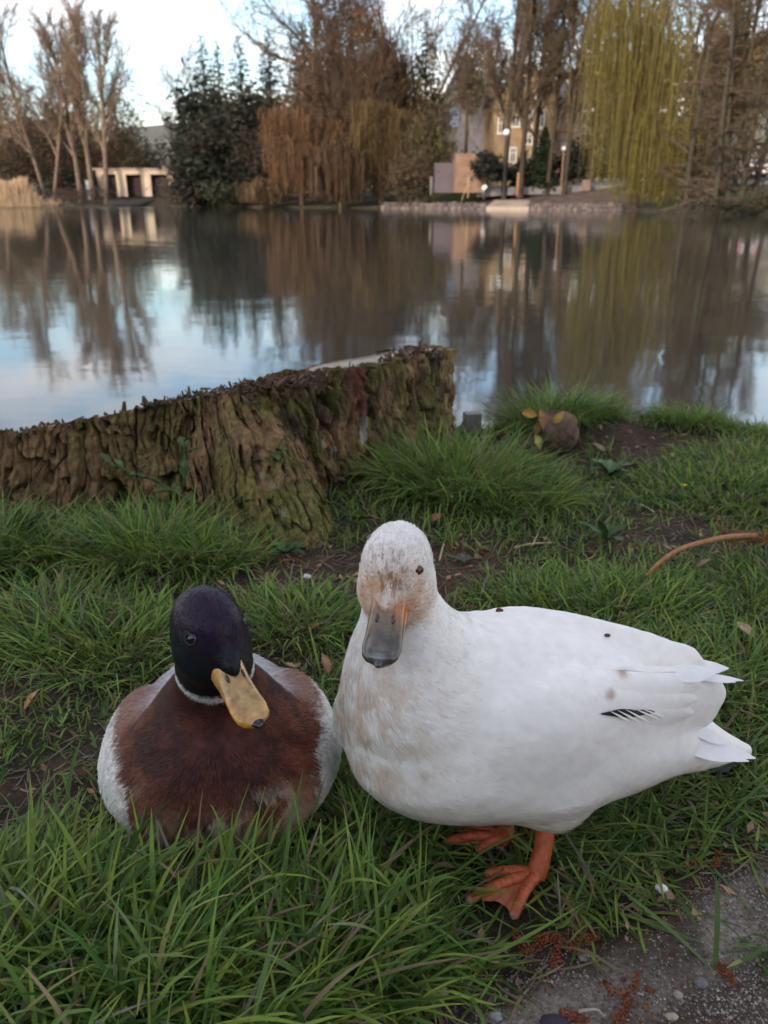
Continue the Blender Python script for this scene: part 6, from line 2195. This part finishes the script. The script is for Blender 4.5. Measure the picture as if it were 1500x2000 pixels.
rr = np.random.default_rng(41)
M_rip = mat_attr('riprap', rough=0.9, noise=0.3, nscale=2.5, bump=0.5, bscale=6, bdist=0.05, spec=0.25)
RM = [stone_mesh('shore_boulder', (0.27 * rr.uniform(0.7, 1.2), 0.24, 0.20 * rr.uniform(0.8, 1.2)), c, 900 + i, 8, 0.35) for i, c in enumerate([(0.12, 0.095, 0.09), (0.15, 0.12, 0.11), (0.095, 0.078, 0.075), (0.18, 0.145, 0.13)])]
rip = thing('stone_revetment', base_at(1000, 62), 'row of mauve grey boulders edging the far right bank', 'stones')
ri = 0
for u in np.arange(752, 1215, 4.3):
    if 948 < u < 1034:
        continue
    for lay in range(2):
        s = (u + rr.normal(0, 1.2) - 750) / (F_PX / CP)
        Dd = far_D(s) + 0.15 + lay * 0.45 + rr.normal(0, 0.08)
        o = link('stone', RM[rr.integers(0, 4)], M_rip, rip, loc=Vector((s * Dd, Dd, WATER_Z + 0.02 + lay * 0.27 + rr.normal(0, 0.03))) - Vector(rip.location))
        o.rotation_euler = (rr.uniform(0, 6), rr.uniform(0, 6), rr.uniform(0, 6))
        o.scale = (rr.uniform(0.7, 1.15),) * 3
        ri += 1
# pale concrete slipway
sa, sb_ = (950 - 750) / (F_PX / CP), (1034 - 750) / (F_PX / CP)
V = []
for s in (sa, sb_):
    d0 = far_D(s)
    for d_, z_ in ((-0.3, WATER_Z - 0.1), (0.0, WATER_Z + 0.12), (3.6, WATER_Z + 0.62)):
        V.append([s * (d0 + d_) + (0.7 if (s == sa and d_ > 1) else 0), d0 + d_, z_ + 0.10])
V = np.array(V)
V = np.concatenate([V, V - [0, 0, 0.35]])
tag(link('slipway', mesh_arrays('slipway', V, [[0, 3, 4, 1], [1, 4, 5, 2], [6, 0, 1, 7], [7, 1, 2, 8], [3, 9, 10, 4], [4, 10, 11, 5], [2, 5, 11, 8], [0, 6, 9, 3]], None, np.tile((0.42, 0.33, 0.25), (12, 1)), False), M_plain), 'pale concrete slipway sloping into the lake among the boulders', 'slipway')

# ---- car seen from behind on the road
def car(lb, u, D, zroad, heading, col):
    x = on_y(u, 388, D)[0]
    t = thing('parked_car', (x, D, zroad), lb, 'car')
    prof = np.array([[-2.1, 0.32], [-2.12, 0.75], [-1.95, 1.0], [-1.55, 1.42], [-0.9, 1.50], [0.1, 1.47], [0.8, 1.05], [1.75, 0.92], [2.08, 0.7], [2.1, 0.32]])
    hw = np.array([0.84, 0.88, 0.86, 0.70, 0.66, 0.66, 0.80, 0.84, 0.80, 0.80])
    L_ = np.stack([prof[:, 0], hw, prof[:, 1]], -1)
    Rr = L_ * [1, -1, 1]
    n = len(prof)
    V = np.concatenate([L_, Rr])
    k = np.arange(n - 1)
    Q = np.stack([k, k + 1, n + k + 1, n + k], -1)
    V2 = np.concatenate([V, [[0, 0.84, 0.32], [0, -0.84, 0.32]]])
    T_ = np.concatenate([np.stack([np.full(n - 1, 2 * n), k + 1, k], -1), np.stack([np.full(n - 1, 2 * n + 1), n + k, n + k + 1], -1)])
    Mx = Matrix.Translation(Vector((x, D, zroad))) @ Matrix.Rotation(heading, 4, 'Z')

    def part(nm, me, mat):
        me.transform(Mx)
        return link(nm, me, mat, t)
    part('body', mesh_arrays('body', V2, np.concatenate([Q, [[0, n, 2 * n - 1, n - 1]]]), T_, np.tile(col, (len(V2), 1)), False), M_paint)
    mb = MB()
    mb.add([[-1.93, 0.62, 1.06], [-1.93, -0.62, 1.06], [-1.60, -0.56, 1.38], [-1.60, 0.56, 1.38]], [[0, 1, 2, 3]], None, (0.02, 0.025, 0.03))
    V = mb.V[0] + [-0.03, 0, 0.02]
    part('rear_window', mesh_arrays('rear_window', np.concatenate([V, V + [0.02, 0, -0.02]]), [[3, 2, 1, 0], [4, 5, 6, 7], [0, 1, 5, 4], [1, 2, 6, 5], [2, 3, 7, 6], [3, 0, 4, 7]], None, np.tile((0.03, 0.045, 0.075), (8, 1)), False), M_glass)
    for sy in (1, -1):
        mb = MB()
        mb.box((-2.06, sy * 0.70, 0.86), (0.16, 0.26, 0.20), (0.75, 0.03, 0.03))
        part('tail_light', mb.mesh('tail_light', False), M_lamp if sy > 0 else M_paint)
        for wx in (-1.25, 1.3):
            mb = MB()
            mb.tube([(wx, sy * 0.62, 0.31), (wx, sy * 0.83, 0.31)], [0.31, 0.31], n=16, col=(0.03, 0.03, 0.03))
            w_ = part('wheel', mb.mesh('wheel'), M_road)
            mb = MB()
            mb.tube([(wx, sy * 0.80, 0.31), (wx, sy * 0.845, 0.31)], [0.19, 0.18], n=12, col=(0.4, 0.4, 0.42))
            me = mb.mesh('hub')
            me.transform(Mx)
            link('hub', me, M_paint, w_, loc=(0, 0, 0))
        mb = MB()
        mb.add(np.array([[-1.35, sy * 0.735, 1.08], [0.45, sy * 0.80, 1.08], [0.0, sy * 0.705, 1.40], [-1.2, sy * 0.70, 1.40]]) + [0, sy * 0.02, 0], [[0, 1, 2, 3]], None, (0.03, 0.04, 0.05))
        part('side_window', mb.mesh('side_window', False), M_glass)
    mb = MB()
    mb.box((-2.13, 0, 0.62), (0.03, 0.5, 0.12), (0.75, 0.72, 0.6))
    part('number_plate', mb.mesh('number_plate', False), M_paint)
    return t


M_paint = mat_attr('car_paint', rough=0.3, spec=0.5, coat=0.3)
M_lamp = mat_attr('lit_tail_lamp', rough=0.3)
bl = M_lamp.node_tree.nodes['Principled BSDF']
bl.inputs['Emission Color'].default_value = (1.0, 0.05, 0.04, 1)
bl.inputs['Emission Strength'].default_value = 1.2
car('white car with one red tail light glowing on the road at right', 1462, 76, hgt(349, 76), R(80), (0.72, 0.72, 0.74))
car('dark car mostly hidden behind the alder stems', 1385, 77.5, hgt(350, 77.5), R(20), (0.045, 0.05, 0.075))
bl2 = mat_attr('bag_cloth', rough=0.8)

# ---- dark conifers and hedge before the houses
bushy('dark shrub left of the brick house foot', 944, 70.5, 296, 56, 851, DK, 1000, 0.24, 'evergreen_shrub', None, 362, 'shrub')
conifer('small dark fir before the brick house', 1056, 74, 248, 70, 852, n=1300, name='fir_tree', size=0.3)
conifer('little dark fir left of the small fir', 1018, 75, 285, 60, 853, n=900, name='fir_tree', size=0.28)
bushy('dark hedge section right of the small fir', 1115, 77, 288, 90, 854, DK, 1600, 0.26, 'hedge', None, 358, 'hedge')
bushy('dark hedge section behind the golden willow', 1190, 79, 300, 90, 855, DK, 1300, 0.26, 'hedge', None, 356, 'hedge')
bushy('dark shrub between the house and the red post', 985, 76, 315, 60, 856, DK, 800, 0.22, 'evergreen_shrub', None, 360, 'shrub')
bushy('grey green wooded tree behind the cream house', 1450, 125, 135, 150, 857, [(0.05, 0.06, 0.045), (0.065, 0.07, 0.05)], 1900, 0.45, 'leafy_tree', None)
bushy('grey tree far behind the brick house', 930, 120, 100, 120, 858, [(0.10, 0.10, 0.09), (0.085, 0.085, 0.075)], 1400, 0.4, 'leafy_tree', None, None, 'tree', 0.22, 0.1, 400)

# ---- bare trees before the houses
HB, HT = (0.060, 0.048, 0.036), (0.110, 0.085, 0.062)
HG = 'bare trees before the brick house'
bare_tree('dark bare tree at the left corner of the brick house', 984, 73, -70, 861, ASC, HB, HT, 0.26, 1, -0.02, HG)
bare_tree('dark bare tree before the middle windows of the brick house', 1016, 72, -90, 862, ASC, HB, HT, 0.24, 1, 0.01, HG)
bare_tree('bare tree with reddish twigs before the gable', 1036, 74, -60, 863, ASC, (0.085, 0.06, 0.045), (0.15, 0.10, 0.075), 0.24, 1, 0.0, HG)
bare_tree('thin bare tree right of the gable', 1068, 73, -40, 864, ASC, HB, HT, 0.2, 1, 0.02, HG)
bare_tree('dark straight bare tree left of the golden willow', 1101, 72, -80, 865, ASC, HB, HT, 0.22, 1, -0.015, HG)

# ---- golden weeping willow
GW, GW2 = (0.205, 0.175, 0.050), (0.140, 0.110, 0.045)
willow('golden weeping willow with long curtains touching the water', 1240, 60, -110, 215, 871, GW, 800, 408, -0.05, None, ribbon=0.016, col2=GW2, length=(0.2, 0.6),
       curtains=[(1165, 50, 40, 300, 300), (1185, 44, 150, 330, 120), (1238, 26, 230, 410, 300), (1295, 26, 270, 410, 240), (1268, 56, 300, 405, 120), (1210, 60, 120, 300, 100), (1330, 40, 220, 380, 80)], bark=(0.11, 0.085, 0.06))
willow('second golden willow further back on the right', 1400, 84, 20, 200, 872, (0.18, 0.14, 0.05), 700, 330, 0, None, ribbon=0.05, col2=(0.12, 0.09, 0.045), length=(0.1, 0.4))

# ---- multi-stem alders on the right
AG = 'dark alder stems on the right bank'
AC, AT = (0.062, 0.056, 0.040), (0.095, 0.070, 0.052)
for i, (u, D_, vt, ln_, lb) in enumerate(((1400, 49, -60, -0.075, 'leaning alder stem leftmost of the right bank clump'), (1413, 49.5, -120, -0.085, 'second alder stem leaning left beside the leftmost'), (1434, 50, -150, -0.10, 'strong alder stem leaning left in the middle of the clump'),
                                      (1447, 49, -130, 0.005, 'thick upright alder stem right of the middle'), (1468, 49.5, -60, 0.06, 'alder stem leaning right towards the picture edge'), (1340, 56, 60, 0.0, 'dense twiggy alder behind the golden curtains'))):
    bare_tree(lb, u, D_, vt, 880 + i, SPIRE, AC, AT, 0.17 if i != 3 else 0.20, 1, ln_, AG, 0.2, 0.010, 'alder_tree')
bushy('dark roots and brambles at the foot of the alders', 1420, 46.5, 385, 150, 891, [(0.05, 0.042, 0.032), (0.07, 0.055, 0.042), (0.05, 0.06, 0.03)], 1300, 0.13, 'shrub', None, 418, 'shrub', 0.3, 0, 300)
bushy('olive brush on the bank at the right edge', 1500, 46, 378, 90, 892, [(0.055, 0.055, 0.03), (0.07, 0.06, 0.04)], 700, 0.13, 'shrub', None, 415, 'shrub')

# ---- tall bare trees filling the right side
RG = 'tall bare trees behind the alders'
for i, (u, D_, vt, c, lb) in enumerate(((1150, 76, -60, (0.13, 0.10, 0.06), 'tall bare tree with olive twigs behind the golden curtain'), (1345, 70, -100, (0.15, 0.105, 0.07), 'tall russet twigged tree between willow and alders'), (1385, 82, -60, (0.14, 0.11, 0.06), 'tall bare tree behind the middle alder stem'),
                                     (1445, 88, -40, (0.13, 0.10, 0.07), 'tall bare tree behind the thick alder stem'), (1500, 90, -30, (0.12, 0.095, 0.065), 'tall bare tree at the right picture edge'), (1300, 88, -40, (0.14, 0.11, 0.065), 'tall pale twigged tree far behind the golden willow'), (1225, 92, -20, (0.13, 0.105, 0.07), 'far bare tree between the golden curtains'))):
    bare_tree(lb, u, D_, vt, 930 + i, FAN if i % 2 else ASC, (0.08, 0.062, 0.045), c, 0.24, 1, 0.0, RG, 0.2, 0.026)
bushy('brown twiggy thicket left of the alder stems', 1350, 62, 200, 130, 941, [(0.115, 0.085, 0.06), (0.13, 0.10, 0.055)], 2200, 0.26, 'thicket', None, 395, 'shrub', 0.14, 0.4, 1200)
bushy('large dark evergreen mass filling the spruce group', 490, 98, 165, 190, 942, DK, 5200, 0.42, 'evergreen_tree', EG, 395)
bushy('dark evergreen mass behind the left spruce tips', 420, 100, 150, 120, 943, DK, 3600, 0.42, 'evergreen_tree', EG, 390)

# ---- wood behind everything
rr = np.random.default_rng(51)
n = 36000
uu = np.concatenate([rr.uniform(-250, 265, n // 3), rr.uniform(360, 1750, n - n // 3)])
D_ = rr.uniform(135, 175, n)
topv = np.interp(uu, [-250, 0, 200, 265, 360, 480, 700, 900, 1100, 1300, 1750], [240, 235, 250, 285, 300, 250, 190, 200, 150, 110, 120])
topv = topv + 40 * (vnoise(np.stack([uu * 0.03, np.zeros(n), np.zeros(n)], -1), 77) - 0.5)
zz = rr.random(n) ** 0.8 * (CAM_Z + (388 - topv) * D_ / 1794)
P_ = np.stack([(uu - 750) / (F_PX / CP) * D_, D_, zz + 0.5], -1)
V, Q, C = cards(rr, P_, 0.75, mixc((0.075, 0.062, 0.045), (0.115, 0.090, 0.065), rr.random(n)), 0.25, 0.0, 0.35)
tag(link('distant_wood', mesh_arrays('distant_wood', V, Q, None, C, False), M_far_leaf), 'brown leafless wood behind the shore', 'wood', None, 'stuff')

# ---- unseen hedge, added behind the photographer to keep the low sun off the near bank
rr = np.random.default_rng(61)
SH = thing('sun_block_hedge', (-5.5, -9.0, 0), 'unseen evergreen hedge added behind the photographer to block the low sun', 'hedge')
n = 14000
P_ = np.stack([rr.uniform(-17, 6, n), rr.uniform(-10, -8, n), rr.uniform(0.1, 4.3, n)], -1)
V, Q, C = cards(rr, P_, 0.26, mixc((0.03, 0.05, 0.02), (0.06, 0.09, 0.03), rr.random(n)), 0.2, 0.0, 0.6)
link('foliage', mesh_arrays('foliage', V, Q, None, C, False), M_far_leaf, SH)
mb = MB()
for x in np.arange(-16.5, 6, 1.5):
    mb.tube([(x, -9, -0.1), (x, -9, 3.6)], [0.08, 0.03], n=6, col=(0.08, 0.06, 0.045))
mb.build('stems', M_far_bark, SH)
